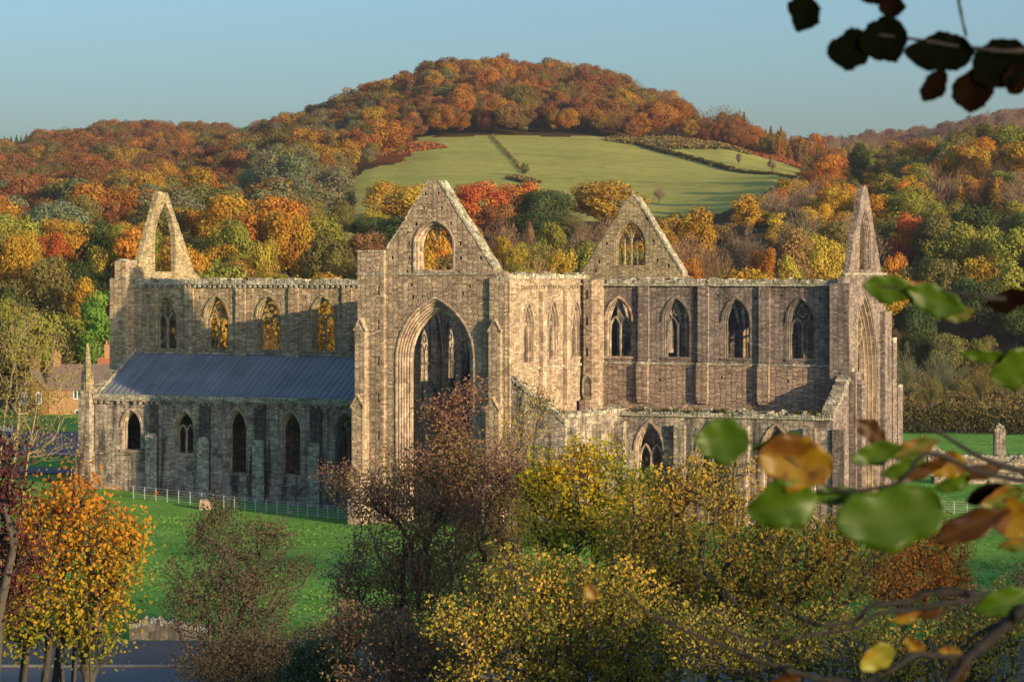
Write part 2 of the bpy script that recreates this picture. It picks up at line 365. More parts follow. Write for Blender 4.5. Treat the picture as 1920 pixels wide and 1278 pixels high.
# ground behind and beside the camera (unseen bank, flattened so low sun reaches the foreground)
an = np.linspace(R(49), R(360-49), 150); rad = np.concatenate([np.arange(0, 60, 6.), np.arange(60, 500, 9.), np.array([520, 600, 800, 1200, 2500, 6500.])])
A, Q = np.meshgrid(an, rad, indexing='ij')
ux = np.cos(A)*FWD[0]+np.sin(A)*RT[0]; uy = np.cos(A)*FWD[1]+np.sin(A)*RT[1]
X = CAM[0]+6*0+Q*ux; Y = CAM[1]+Q*uy; Zb = H(X, Y)-.02
V2 = np.stack([X, Y, Zb], -1).reshape(-1, 3); a_, b_ = A.shape; idx = np.arange(a_*b_).reshape(a_, b_)
F2 = np.stack([idx[:-1, :-1], idx[:-1, 1:], idx[1:, 1:], idx[1:, :-1]], -1).reshape(-1, 4)
me = np_mesh('hillside', V2, F2, [M_HILL], {'bracken': ('POINT', np.zeros(len(V2)))}, smooth=True)
o = bpy.data.objects.new('hillside', me); COL.objects.link(o); tag(o, kind='structure')

# ---------------- road, kerb and lay-by at the foot of the slope
M_ROAD = plain_mat('road_asphalt', (.075,.08,.088), (.115,.12,.128), 2.5, .85, .3)
M_LAY = plain_mat('dark_asphalt', (.030,.032,.036), (.05,.052,.056), 2.0, .8, .3)
M_KERB = plain_mat('kerb_stone', (.11,.105,.10), (.17,.165,.155), 3)
M_PAINT = plain_mat('road_paint', (.55,.55,.55), (.75,.75,.74), 6)
def drape(name, f0, f1, dz, mat, p0=-.6, p1=.35, n=120, m=4, thick=0):
    V, Fc = sheet(np.linspace(f0, f1, m), np.linspace(p0, p1, n), name)
    V = V.copy(); V[:, 2] = np.maximum(V[:, 2], .12)+dz if name != 'verge' else V[:, 2]+dz
    me = np_mesh(name, V, Fc, [mat], smooth=True)
    o = bpy.data.objects.new(name, me); COL.objects.link(o); tag(o, kind='structure')
    if thick:
        s = o.modifiers.new('s', 'SOLIDIFY'); s.thickness = thick; s.offset = -1
    return o
drape('road', 118, 137.4, .25, M_ROAD); drape('kerb', 137.4, 137.8, .38, M_KERB, thick=.14)
drape('parking_bay', 137.8, 147.5, .27, M_LAY)
# car park and lane by the cottages at the far left
def drape2(name, f0, f1, px0, px1, mat, dz=.12, n=30, m=8):
    V, Fc = sheet(np.linspace(f0, f1, m), np.linspace((px0-960)/FPX, (px1-960)/FPX, n), name); V = V.copy(); V[:, 2] += dz
    me = np_mesh(name, V, Fc, [mat], smooth=True); o = bpy.data.objects.new(name, me); COL.objects.link(o); tag(o, kind='structure'); return o
drape2('car_park', 285, 318, -300, 215, M_ROAD); drape2('lane', 258, 266, -300, 215, M_ROAD)
# ------------------------------------------------------------------ the abbey church
abbey = empty('abbey_church', (0, 0, 0), 'huge roofless ruined sandstone abbey church with bare gables and one slate roofed aisle', 'abbey ruin')
rnd = random.Random(11)
def YP(y0): return lambda u, z, d: (u, y0+d, z)          # wall facing south, depth inwards (north)
def XE(x0): return lambda u, z, d: (x0-d, u, z)          # wall facing east, depth inwards (west)
def XW(x0): return lambda u, z, d: (x0+d, u, z)          # wall facing west
def arch(u0, u1, zb, zsp, za, n=9, drop=0):
    """closed-bottom pointed arch polyline from bottom left over the apex to bottom right"""
    c = (u0+u1)/2; w = (u1-u0)/2; h = max(za-zsp, w*1.0001)
    cx = (h*h-w*w)/(2*w); Rr = w+cx; amax = math.atan2(h, cx)
    Lf = [(u0, zb)]+[(c+cx-Rr*math.cos(amax*i/n), zsp+Rr*math.sin(amax*i/n)*(za-zsp)/h) for i in range(n+1)]
    Rt = [(2*c-p[0], p[1]) for p in Lf[:-1]][::-1]
    return Lf+Rt
def ragged(pts, amp=.1, step=.45):
    out = []
    for (a, b), (c, d) in zip(pts[:-1], pts[1:]):
        k = max(1, int(math.hypot(c-a, d-b)/step))
        for i in range(k):
            t = i/k; j = amp if 0 < i else amp*.4
            out.append((a+(c-a)*t+rnd.uniform(-j, j)*.6, b+(d-b)*t+rnd.uniform(-j, j)))
    out.append(pts[-1]); return out
def plate(mb, M, outer, holes, d0, d1):
    loops = [[Vector((p[0], p[1], 0)) for p in outer]]+[[Vector((p[0], p[1], 0)) for p in h] for h in holes]
    tris = geometry.tessellate_polygon(loops); flat = [p for l in loops for p in l]; n = len(flat); b = len(mb.v)
    mb.v += [M(p.x, p.y, d0) for p in flat]+[M(p.x, p.y, d1) for p in flat]
    for tr in tris:
        mb.f.append((b+tr[0], b+tr[1], b+tr[2])); mb.f.append((b+n+tr[2], b+n+tr[1], b+n+tr[0]))
    o = 0
    for l in loops:
        k = len(l)
        for i in range(k):
            j = (i+1) % k; mb.f.append((b+o+i, b+o+j, b+n+o+j, b+n+o+i))
        o += k
def ring(mb, M, A, B, d0, d1, closed=False):
    """solid strip between polylines A and B (same count), from depth d0 to d1"""
    k = len(A); b = len(mb.v)
    for d in (d0, d1):
        mb.v += [M(p[0], p[1], d) for p in A]+[M(p[0], p[1], d) for p in B]
    a0, b0, a1, b1 = b, b+k, b+2*k, b+3*k
    for i in range(k if closed else k-1):
        j = (i+1) % k
        mb.f += [(a0+i, a0+j, b0+j, b0+i), (a1+i, b1+i, b1+j, a1+j), (a0+i, a1+i, a1+j, a0+j), (b0+i, b0+j, b1+j, b1+i)]
    if not closed:
        mb.f += [(a0, b0, b1, a1), (a0+k-1, a1+k-1, b1+k-1, b0+k-1)]
def bar(mb, M, pts, w, d0, d1, closed=False):
    k = len(pts); A = []; B = []
    for i in range(k):
        if closed: p, q = pts[(i-1) % k], pts[(i+1) % k]
        else: p, q = pts[max(i-1, 0)], pts[min(i+1, k-1)]
        tx, tz = q[0]-p[0], q[1]-p[1]; l = math.hypot(tx, tz) or 1; nx, nz = -tz/l*w/2, tx/l*w/2
        A.append((pts[i][0]+nx, pts[i][1]+nz)); B.append((pts[i][0]-nx, pts[i][1]-nz))
    ring(mb, M, A, B, d0, d1, closed)
def offs(u0, u1, zb, zsp, za, e, n=9):
    return arch(u0-e, u1+e, zb, zsp, za+e*1.35, n)
def slab(mb, M, u0, u1, z0, z1, d0, d1):
    P = [M(u0,z0,d0), M(u1,z0,d0), M(u1,z0,d1), M(u0,z0,d1), M(u0,z1,d0), M(u1,z1,d0), M(u1,z1,d1), M(u0,z1,d1)]
    mb.add(P, [(0,3,2,1),(4,5,6,7),(0,1,5,4),(1,2,6,5),(2,3,7,6),(3,0,4,7)])
def rubble(mb, M, u0, u1, z, d0, d1, hmax=.35, seed=0, zfun=None):
    rr = random.Random(seed); u = u0
    while u < u1-.1:
        w = min(rr.uniform(.14, .36) if zfun else rr.uniform(.25, .8), u1-u); h = rr.uniform(.05, hmax)
        zz = zfun(u+w/2)-hmax*.5 if zfun else z
        e = rr.uniform(-.06, .08)
        slab(mb, M, u, u+w+.015, zz-.2, zz+h, d0-e, d1+e*.5)
        if rr.random() < .3: slab(mb, M, u+.1, u+w*.6, zz+h-.02, zz+h+rr.uniform(.06, .2), d0+.2, d1-.2)
        u += w
def coping(mb, M, p, q, d0, d1, t=.13, seed=0):
    rr = random.Random(seed); n = max(2, int(math.hypot(q[0]-p[0], q[1]-p[1])/.6)); pts = []
    for i in range(n+1):
        f = i/n; pts.append((p[0]+(q[0]-p[0])*f+rr.uniform(-.04, .04), p[1]+(q[1]-p[1])*f+rr.uniform(-.05, .05)))
    bar(mb, M, pts, t, d0, d1)
def putlog(M_, lst, w=.17, h=.24): return [[(u-w/2, z-h/2), (u+w/2, z-h/2), (u+w/2, z+h/2), (u-w/2, z+h/2)] for u, z in lst]
def circ(c, r, n=14): return [(c[0]+r*math.cos(2*math.pi*i/n), c[1]+r*math.sin(2*math.pi*i/n)) for i in range(n)]
def child(name, mb, mat, parent=abbey, label=None, smooth=False):
    o = mb.build(name, mat, parent, smooth)
    if label: o['label'] = label
    return o
def window_trim(wall, M, u0, u1, zs, zsp, za, thick, mat=M_DRESS, style='full', e=.24):
    """moulded surround (hood, two orders), sill and bar tracery as sub-parts of a wall; hole in the wall is offs(...,e)"""
    mb = MB()
    h0 = offs(u0, u1, zs-.02, zsp, za, e+.16); h1 = offs(u0, u1, zs-.02, zsp, za, e+.005)
    ring(mb, M, h0[1:-1], h1[1:-1], -.10, .05)                                  # hood mould
    ring(mb, M, offs(u0, u1, zs-.02, zsp, za, e+.004), offs(u0, u1, zs-.02, zsp, za, .12), .10, .36)
    ring(mb, M, offs(u0, u1, zs-.02, zsp, za, .13), arch(u0, u1, zs-.02, zsp, za), .36, .62)
    slab(mb, M, u0-e-.15, u1+e+.15, zs-.22, zs-.015, -.10, .62)
    child('window_surround', mb, mat, wall)
    if style == 'none': return
    w = u1-u0; c = (u0+u1)/2; mb = MB(); d0, d1 = .38, .60; b = max(.10, w*.075); rise = za-zsp
    zj = zsp-.10*rise; zt = zsp+.42*rise
    r = w*.20; cc = (c, zsp+.52*rise)
    if style in ('full', 'mullion', 'head'):
        if style != 'head': bar(mb, M, [(c, zs), (c, zj)], b, d0, d1)
        for s in (0, 1):
            a0, a1 = (u0, c) if s == 0 else (c, u1)
            bar(mb, M, arch(a0, a1, zsp-.55*rise, zsp-.35*rise, zsp+.22*rise, 6), b*.9, d0+.005*s+.004, d1-.004)
    if style in ('full', 'head', 'eye'):
        bar(mb, M, circ(cc, r), b*.9, d0+.012, d1-.012, True)
        for q in range(4):
            an = math.pi/4+q*math.pi/2
            p = [(cc[0]+r*math.cos(an), cc[1]+r*math.sin(an)), (cc[0]+r*.45*math.cos(an), cc[1]+r*.45*math.sin(an))]
            bar(mb, M, p, b*.9, d0+.03, d1-.03)
    if style == 'eye':
        bar(mb, M, [(c, zs), (c, cc[1]-r)], b, d0, d1)
        for s in (0, 1):
            a0, a1 = (u0, c) if s == 0 else (c, u1)
            bar(mb, M, arch(a0, a1, zsp-.55*rise, zsp-.45*rise, zsp+.15*rise, 6), b*.9, d0+.005*s+.004, d1-.004)
    if mb.v: child('window_tracery', mb, mat, wall)

# ======== nave clerestory (south wall of the nave)
def long_wall(name, M, u0, u1, z0, z1, thick, wins, mat, e=.24, log=(), extra=(), seed=1, amp=.05):
    mb = MB(); top = ragged([(u1, z1), (u0, z1)], amp)
    outer = [(u0, z0), (u1, z0)]+top
    holes = [offs(*w[:5], e) for w in wins]+putlog(None, log)+list(extra)
    plate(mb, M, outer, holes, 0, thick); return child(name, mb, mat)
def corbels(wall, M, u0, u1, z, mat, step=.55, skip=()):
    mb = MB(); u = u0; rr = random.Random(int(abs(u0*7)))
    slab(mb, M, u0, u1, z, z+.16, -.24, -.003)
    while u < u1-.3:
        if rr.random() > .12: slab(mb, M, u, u+.24, z-.26, z-.003, -.2, -.003)
        u += step
    child('corbel_table', mb, mat, wall)
def pilaster(wall, M, u0, u1, z0, z1, d, mat, base=None):
    mb = MB(); slab(mb, M, u0, u1, z0, z1, -d, .05)
    mb.add([M(u0,z1,-d), M(u1,z1,-d), M(u1,z1,.05), M(u0,z1,.05), M(u0,z1+d*.9,.04), M(u1,z1+d*.9,.04)], [(0,1,5,4),(1,2,5),(3,0,4),(0,3,2,1),(2,3,4,5)])
    if base: slab(mb, M, u0-.12, u1+.12, base[0], base[1], -d-base[2], .06)
    child('pilaster', mb, mat, wall)

Mn = YP(17.0); NW = [(c-1.02, c+1.02, 14.0, 17.0, 18.65) for c in (-37.0, -31.35, -25.7, -19.9, -14.2, -8.6)]
log = [(c+o, z) for c in (-37.0, -31.35, -25.7, -19.9) for o, z in ((-1.9, 18.9), (1.75, 18.8), (1.85, 17.1))]
nave = long_wall('clerestory_wall', Mn, -41.0, -6.2, -1, 20.35, 1.2, NW, M_NAVE, log=log)
for w, st in zip(NW, ('full', 'full', 'head', 'mullion', 'full', 'none')): window_trim(nave, Mn, *w, 1.2, M_GABLE, st)
for u in (-34.35, -28.65, -22.97, -17.35, -11.6): pilaster(nave, Mn, u-.5, u+.5, 13.9, 19.75, .2, M_NAVE, base=(13.35, 13.9, .12))
corbels(nave, Mn, -40.4, -6.3, 20.05, M_CAP)
mb = MB(); slab(mb, Mn, -41, -6.2, 13.55, 13.72, -.2, .04); child('string_course', mb, M_CAP, nave)
mb = MB(); rubble(mb, Mn, -40.3, -6.3, 20.4, -.12, 1.1, .3, 3); child('rubble_coping', mb, M_CAP, nave)

# ======== west front with the gable that is only an arch
Mw = XE(-40.5)
mb = MB()
top = ragged([(28.2, 21.1), (27.7, 21.2), (22.7, 29.0)], .10)[:-1]+[(22.6, 29.0), (21.3, 29.1)]+ragged([(21.2, 28.9), (17.3, 21.1)], .10)
outer = [(16.4, -1), (29.0, -1), (29.0, 20.6)]+top+[(16.4, 20.9)]
gw = arch(20.5, 24.25, 21.3, 23.6, 28.0, 10)
plate(mb, Mw, outer, [gw, arch(19.2, 25.6, 4, 12, 19.3, 10)], 0, .5); west = child('gable_wall', mb, M_GABLE)
mb = MB()
ring(mb, Mw, offs(20.5, 24.25, 21.3, 23.6, 28.0, .28, 10), offs(20.5, 24.25, 21.3, 23.6, 28.0, .006, 10), -.06, .25)
child('arch_moulding', mb, M_GABLE, west)
mb = MB()
for c in (20.8, 22.4, 24.0): bar(mb, Mw, [(c, 4), (c, 16.5)], .16, .6, .9)
bar(mb, Mw, circ((22.4, 15.8), 1.5, 20), .16, .6, .9, True); child('window_tracery', mb, M_GABLE, west)
mb = MB(); coping(mb, Mw, (17.35, 21.15), (21.25, 28.95), -.04, .5, .12, 6); child('gable_coping', mb, M_GABLE, west)
mb = MB(); coping(mb, Mw, (22.75, 29.0), (27.75, 21.2), -.04, .5, .12, 7); child('gable_coping', mb, M_GABLE, west)
# south-west stair turret
mb = MB(); mb.box(-42.35, -40.55, 15.6, 18.2, -1, 20.6); mb.box(-41.9, -40.7, 15.8, 18.0, 20.6, 22.2)
mb.box(-41.4, -40.48, 16.2, 16.98, 13.2, 20.1)
tur = child('stair_turret', mb, M_NAVE)
mb = MB(); rubble(mb, YP(15.6), -42.3, -40.6, 20.55, .05, 2.4, .3, 9); child('rubble_coping', mb, M_CAP, tur); mb = MB(); rubble(mb, YP(15.8), -41.85, -40.75, 22.2, .05, 2.0, .25, 10); child('rubble_coping', mb, M_CAP, tur)

# ======== nave south aisle under its slate roof
Ma = YP(10.8)
AW = [(-37.55, -35.95, 4.8, 6.9, 8.15), (-31.85, -30.2, 4.65, 6.9, 8.25), (-26.25, -24.6, 3.0, 6.9, 8.5), (-20.65, -18.95, 3.0, 6.9, 8.4), (-15.0, -13.15, 3.0, 6.8, 8.35), (-9.6, -8.0, 3.0, 6.9, 8.4)]
log = [(-38.6, 8.9), (-38.6, 7.6), (-39.1, 6.3), (-39.1, 5.2), (-39.0, 3.8), (-23.6, 7.5), (-33.2, 5.6)]
aisle = long_wall('aisle_wall', Ma, -40.8, -6.9, -1.5, 9.55, 1.1, AW, M_AISLE, log=log, amp=.02)
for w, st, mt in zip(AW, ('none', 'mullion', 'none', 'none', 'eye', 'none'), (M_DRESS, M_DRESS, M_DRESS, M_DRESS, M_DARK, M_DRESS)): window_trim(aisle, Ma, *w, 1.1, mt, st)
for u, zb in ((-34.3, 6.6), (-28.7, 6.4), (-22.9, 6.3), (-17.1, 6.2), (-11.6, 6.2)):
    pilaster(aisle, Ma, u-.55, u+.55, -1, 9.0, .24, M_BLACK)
    mb = MB(); slab(mb, Ma, u-.62, u+.5, -1.2, zb-.6, -.5, -.25); slab(mb, Ma, u-.5, u+.42, zb-.6, zb-.2, -.38, -.25)
    rubble(mb, Ma, u-.6, u+.5, zb-.65, -.48, -.26, .3, int(u*10)); child('eroded_buttress', mb, M_CAP, aisle)
corbels(aisle, Ma, -40.75, -6.95, 9.3, M_AISLE, .62)
for q in ((-40.85, -31.2, 4.3), (-29.9, -28, 2.75), (-27.6, -7, 1.95)): mb = MB(); slab(mb, Ma, q[0], q[1], q[2], q[2]+.15, -.14, .03); child('string_course', mb, M_AISLE, aisle)
mb = MB()
slab(mb, Ma, -37.5, -7, -1.2, -.4, -.5, -.02)
for k in range(60):                                            # rubble footings along the wall base
    u = rnd.uniform(-37, -8); h = rnd.uniform(.1, .45)*(1.6 if -36 < u < -29 else 1)
    slab(mb, Ma, u, u+rnd.uniform(.3, 1.1), -1.0, h-.2+.5*max(0, (-u-25)/12), -rnd.uniform(.3, .75), -.01)
child('rubble_footing', mb, M_CAP, aisle)
# parapet and roof
mb = MB(); slab(mb, Ma, -40.8, -6.95, 9.47, 9.92, -.26, .45); child('eaves_parapet', mb, M_CAP, aisle)
m, t, out = new_mat('slate_lead_roof'); M_ROOF = m
geo = N(t, 'ShaderNodeNewGeometry'); P = geo.outputs['Position']
sc = N(t, 'ShaderNodeVectorMath', operation='MULTIPLY'); sc.inputs[1].default_value = (1.9, .18, .2); L(t, P, sc.inputs[0])
nn = noise(t, sc.outputs[0], 1.0, 6, .7); n2 = noise(t, P, .35, 4)
c = ramp(t, mathn(t, 'MULTIPLY_ADD', n2, .5, mathn(t, 'MULTIPLY', nn, .5)), [(.33, (.135,.15,.17)), (.48, (.20,.215,.235)), (.6, (.25,.265,.28)), (.72, (.35,.35,.34))])
p = N(t, 'ShaderNodeBsdfPrincipled'); p.inputs['Roughness'].default_value = .5; L(t, c, p.inputs['Base Color']); L(t, p.outputs[0], out.inputs[0])
mb = MB(); x0, x1 = -40.35, -6.95; y0, y1, z0, z1 = 10.95, 16.9, 9.95, 13.5
mb.add([(x0,y0,z0),(x1,y0,z0),(x1,y1,z1),(x0,y1,z1),(x0,y0,z0-.2),(x1,y0,z0-.2),(x1,y1,z1-.2),(x0,y1,z1-.2)], [(0,1,2,3),(7,6,5,4),(0,4,5,1),(2,6,7,3),(1,5,6,2),(3,7,4,0)])
roof = child('slate_roof', mb, M_ROOF)
mb = MB(); sl = (z1-z0)/(y1-y0); x = x0+.3; rr = random.Random(4)
while x < x1:                                                  # raised seams
    w = .045; hgt = .07
    mb.add([(x-w,y0,z0-.01),(x+w,y0,z0-.01),(x+w,y1,z1-.01),(x-w,y1,z1-.01),(x-w,y0,z0+hgt),(x+w,y0,z0+hgt),(x+w,y1,z1+hgt),(x-w,y1,z1+hgt)], [(4,5,6,7),(0,1,5,4),(1,2,6,5),(2,3,7,6),(3,0,4,7)])
    x += .62
child('roof_seam', mb, M_ROOF, roof)
# sloping west end of the aisle and its corner pinnacle
Mx = XW(-41.2); mb = MB()
plate(mb, Mx, [(10.9, -1), (17.0, -1), (17.0, 13.9)]+ragged([(16.9, 14.0), (10.9, 10.1)], .12)[:-1]+[(10.9, 10.0)], [], 0, .8); end = child('aisle_end_wall', mb, M_AISLE)
mb = MB(); rubble(mb, Mx, 11.0, 16.9, 0, -.08, .9, .3, 14, zfun=lambda u: 10.1+(u-10.9)*.65); child('rubble_coping', mb, M_CAP, end)
mb = MB(); mb.box(-42.1, -40.9, 10.0, 11.3, -1.5, 9.7); mb.box(-42.25, -40.75, 9.7, 11.3, -1.5, 4.35); mb.box(-41.95, -41.0, 10.15, 11.2, 9.7, 10.3)
pier = child('corner_pier', mb, M_AISLE)
mb = MB(); cx, cy = -41.5, 10.65
def pyr(mb, cx, cy, r0, z0, r1, z1, n=8, rot=0):
    a = [(cx+r0*math.cos(rot+2*math.pi*i/n), cy+r0*math.sin(rot+2*math.pi*i/n), z0) for i in range(n)]
    b = [(cx+r1*math.cos(rot+2*math.pi*i/n), cy+r1*math.sin(rot+2*math.pi*i/n), z1) for i in range(n)]
    mb.add(a+b, [(i, (i+1) % n, n+(i+1) % n, n+i) for i in range(n)]+[tuple(range(n, 2*n)), tuple(range(n))[::-1]])
pyr(mb, cx, cy, .56, 10.2, .38, 12.2); pyr(mb, cx, cy, .38, 12.2, .10, 14.6)
for q in range(4):
    an = q*math.pi/2+.4; px_, py_ = cx+.48*math.cos(an), cy+.48*math.sin(an); pyr(mb, px_, py_, .15, 10.2, .03, 12.6, 5)
child('pinnacle', mb, M_GABLE, pier)

# ======== south transept front (faces the camera)
Mf = YP(0.0); mb = MB()
px2 = lambda x, y: (round(float(-6.9+(x-675)*.0496), 2), HC-(y-YH)*.0443)
top = [(6.75, 21.0), (5.75, 21.35)]+ragged([(5.6, 21.55), (.55, 28.8)], .07)[1:-1]+[(.5, 28.85), (-.35, 28.88)]+ragged([(-.42, 28.8), (-4.4, 23.1)], .03)[1:]
outer = [(-4.5, -1.5), (6.75, -1.5)]+top+[(-4.5, 23.0)]
G = (-3.32, 3.72, -1.2, 13.9, 19.0); GW = (-1.35, 1.55, 21.42, 23.4, 25.0)
plog = [(px2(640+x/5.325, 320+y/5.325)) for x, y in ((850,228),(980,228),(835,370),(1013,370),(755,530),(1103,530),(685,722),(1197,730),(517,868),(688,868),(1200,870),(1397,872),(667,1010),(1182,1010),(710,1140),(1290,1150),(1220,1225),(725,1262))]
plate(mb, Mf, outer, [arch(*G, 14), offs(*GW, .32)]+putlog(None, plog, .2, .3), 0, 1.5); front = child('transept_gable_wall', mb, M_FAC)
mb = MB()                                                       # great arch: voussoir ring and stepped orders
ring(mb, Mf, offs(*G, .16, 14), offs(*G, .03, 14), -.09, .06)
child('hood_mould', mb, M_DRESS, front)
mb = MB()
for i in range(5):
    a = offs(*G, -.15*i+.004, 14); b = offs(*G, -.15*(i+1), 14); ring(mb, Mf, a, b, .14+.2*i, 1.45)
    rr_ = offs(*G, -.15*(i+1)+.05, 14)
    mb.tube([Mf(p[0], p[1], .14+.2*i-.01) for p in rr_], .055, 6)
child('arch_moulding', mb, M_DRESS, front)
mb = MB(); aa = offs(*G, .18, 14); bb = offs(*G, .62, 14)         # radial relieving stones over the arch
for i in range(6, len(aa)-7):
    for s in (.1, .6):
        q = lambda l, f: (l[i][0]+(l[i+1][0]-l[i][0])*f, l[i][1]+(l[i+1][1]-l[i][1])*f)
        a0, a1, b0, b1 = q(aa, s), q(aa, s+.36), q(bb, s+rnd.uniform(-.04, .04)), q(bb, s+.34)
        P = [Mf(*p, d) for d in (-.03, .02) for p in (a0, a1, b1, b0)]
        mb.add(P, [(0,1,2,3),(7,6,5,4),(0,4,5,1),(1,5,6,2),(2,6,7,3),(3,7,4,0)])
child('relieving_arch', mb, M_FAC, front)
mb = MB()                                                       # gable window
ring(mb, Mf, offs(*GW, .46), offs(*GW, .325), -.10, .05)
ring(mb, Mf, offs(*GW, .324), offs(*GW, .15), .15, .5); ring(mb, Mf, offs(*GW, .16), arch(*GW), .5, 1.0)
slab(mb, Mf, -1.8, 2.0, 21.18, 21.41, -.1, 1.0); child('window_surround', mb, M_DRESS, front)
mb = MB(); c = .1; bar(mb, Mf, [(c, 24.95), (c-.05, 24.2)], .16, .55, .8); bar(mb, Mf, [(c-.05, 24.2), (c-.3, 23.9)], .12, .56, .79); child('broken_tracery', mb, M_DRESS, front)
mb = MB(); slab(mb, Mf, -4.5, 5.9, 20.98, 21.15, -.14, .03); child('string_course', mb, M_CAP, front)
mb = MB(); coping(mb, Mf, (.55, 28.8), (5.65, 21.5), -.05, 1.3, .2, 21); child('gable_coping', mb, M_CAP, front)
mb = MB(); coping(mb, Mf, (-4.42, 23.1), (-.42, 28.8), -.04, 1.3, .12, 22); child('gable_coping', mb, M_CAP, front)
# stair turret on its left, with slit windows
Mt = YP(-.35); mb = MB()
slits = [[(-5.02, z), (-4.84, z), (-4.84, z+.75), (-5.02, z+.75)] for z in (19.3, 16.4, 13.4, 10.3, 7.2, 4.1)]
plate(mb, Mt, [(-6.92, -1.5), (-4.45, -1.5), (-4.45, 22.95), (-6.92, 22.95)], slits, 0, .5)
mb.box(-6.92, -4.52, .16, 2.2, -1.5, 22.95); tow = child('stair_turret', mb, M_FAC)
mb = MB(); slab(mb, Mt, -7.0, -4.4, 20.98, 21.15, -.12, .02); child('string_course', mb, M_CAP, tow); mb = MB(); slab(mb, Mt, -7.0, -4.4, 22.9, 23.06, -.08, 2.3); child('string_course', mb, M_CAP, tow)
def gablet_buttress(u0, u1, y0, steps, mat):
    mb = MB()
    for (ztop, d, ex) in steps:                                 # stage with a little gabled head
        a, b = u0-ex, u1+ex; c = (a+b)/2; ze = ztop-.95; yf = y0-d
        mb.add([(a,yf,-1.5),(b,yf,-1.5),(b,yf,ze),(c,yf,ztop),(a,yf,ze),(a,y0,-1.5),(b,y0,-1.5),(b,y0,ze),(c,y0,ztop),(a,y0,ze)],
               [(0,1,2,3,4),(5,9,8,7,6),(0,5,6,1),(1,6,7,2),(2,7,8,3),(3,8,9,4),(4,9,5,0)])
        for s in (-1, 1):                                       # coping of the gablet, proud of the face
            e0 = (c, ztop+.06); e1 = (c+s*((b-a)/2+.1), ze-.02)
            P = [(e0[0],yf-.07,e0[1]),(e1[0],yf-.07,e1[1]),(e1[0],yf-.07,e1[1]-.16),(e0[0],yf-.07,e0[1]-.2)]
            mb.add(P+[(p[0], yf+.2, p[2]) for p in P], [(0,1,2,3),(7,6,5,4),(0,4,5,1),(1,5,6,2),(2,6,7,3),(3,7,4,0)])
    return child('gablet_buttress', mb, mat)
gablet_buttress(-6.82, -5.9, -.34, ((17.4, .7, 0), (11.0, 1.15, .05), (5.1, 1.7, .13)), M_FAC)
gablet_buttress(5.45, 6.5, 0.02, ((17.4, .75, 0), (11.0, 1.2, .05), (5.1, 1.7, .13)), M_FAC)
mb = MB(); mb.box(5.32, 6.8, -.3, .0, -1.5, 20.75); mb.box(6.76, 7.1, -.2, 1.9, -1.5, 20.7); but = child('corner_buttress', mb, M_FAC)
mb = MB(); rubble(mb, YP(-.3), 5.4, 7.0, 20.72, .02, 1.5, .22, 31); child('rubble_coping', mb, M_CAP, but)

# ======== transept east wall, seen along its length
Me = XE(6.6); EW = [(3.75, 5.35, 13.7, 16.6, 18.35), (8.85, 10.45, 13.8, 16.6, 18.5), (13.75, 15.35, 13.9, 16.6, 18.5)]
mb = MB(); lows = []
plate(mb, Me, [(1.5, -1), (17.0, -1)]+ragged([(17.0, 20.75), (1.5, 20.85)], .06), [offs(*w, .2) for w in EW]+lows, 0, 1.2); ewall = child('transept_side_wall', mb, M_FAC)
for w in EW: window_trim(ewall, Me, *w, 1.2, M_DRESS, 'full', .2)
for u in (2.35, 7.15, 12.15): pilaster(ewall, Me, u-.42, u+.42, 9.9, 19.5, .38, M_DRESS, base=(12.9, 13.25, .06))
for a, b in ((2.8, 6.7), (7.6, 11.7), (12.6, 15.6)): mb = MB(); slab(mb, Me, a, b, 13.1, 13.28, -.16, .03); child('string_course', mb, M_CAP, ewall)
corbels(ewall, Me, 2.0, 15.6, 20.1, M_FAC, .5)
mb = MB(); rubble(mb, Me, 1.6, 17, 20.85, -.1, 1.2, .3, 41); child('rubble_coping', mb, M_CAP, ewall)
# polygonal stair turret in the inner corner
mb = MB(); zc = 20.6
mb.add([(p[0], p[1], z) for z in (-1, zc) for p in ((6.5,15.9),(7.0,15.3),(7.75,15.3),(8.2,15.9),(8.2,17.1),(6.5,17.1))], [tuple(range(6))[::-1], tuple(range(6, 12))]+[(i, (i+1) % 6, 6+(i+1) % 6, 6+i) for i in range(6)])
st2 = child('stair_turret', mb, M_FAC)
M_SLIT = plain_mat('slit_shade', (.012,.011,.01), (.02,.018,.016))
for z in (18.9, 16.6, 13.9): mb = MB(); mb.box(7.25, 7.42, 15.285, 15.31, z, z+.75); child('slit_window_shade', mb, M_SLIT, st2)  # near-black plates paint the shade inside the slits
mb = MB(); A = arch(7.02, 7.72, 10.5, 11.6, 12.2, 6); plate(mb, YP(15.28), A, [], 0, .03); child('niche_shade', mb, M_DARK, st2)  # dark plate paints the shade inside the open niche
mb = MB(); ring(mb, YP(15.22), offs(7.02, 7.72, 10.5, 11.6, 12.2, .16, 6), A, 0, .1); child('niche_surround', mb, M_DRESS, st2)
mb = MB(); mb.box(6.9, 7.9, 14.5, 15.25, 8.6, 10.1); mb.box(6.7, 8.3, 14.2, 15.25, 8.0, 9.2); child('broken_wall_stub', mb, M_LOW, st2)
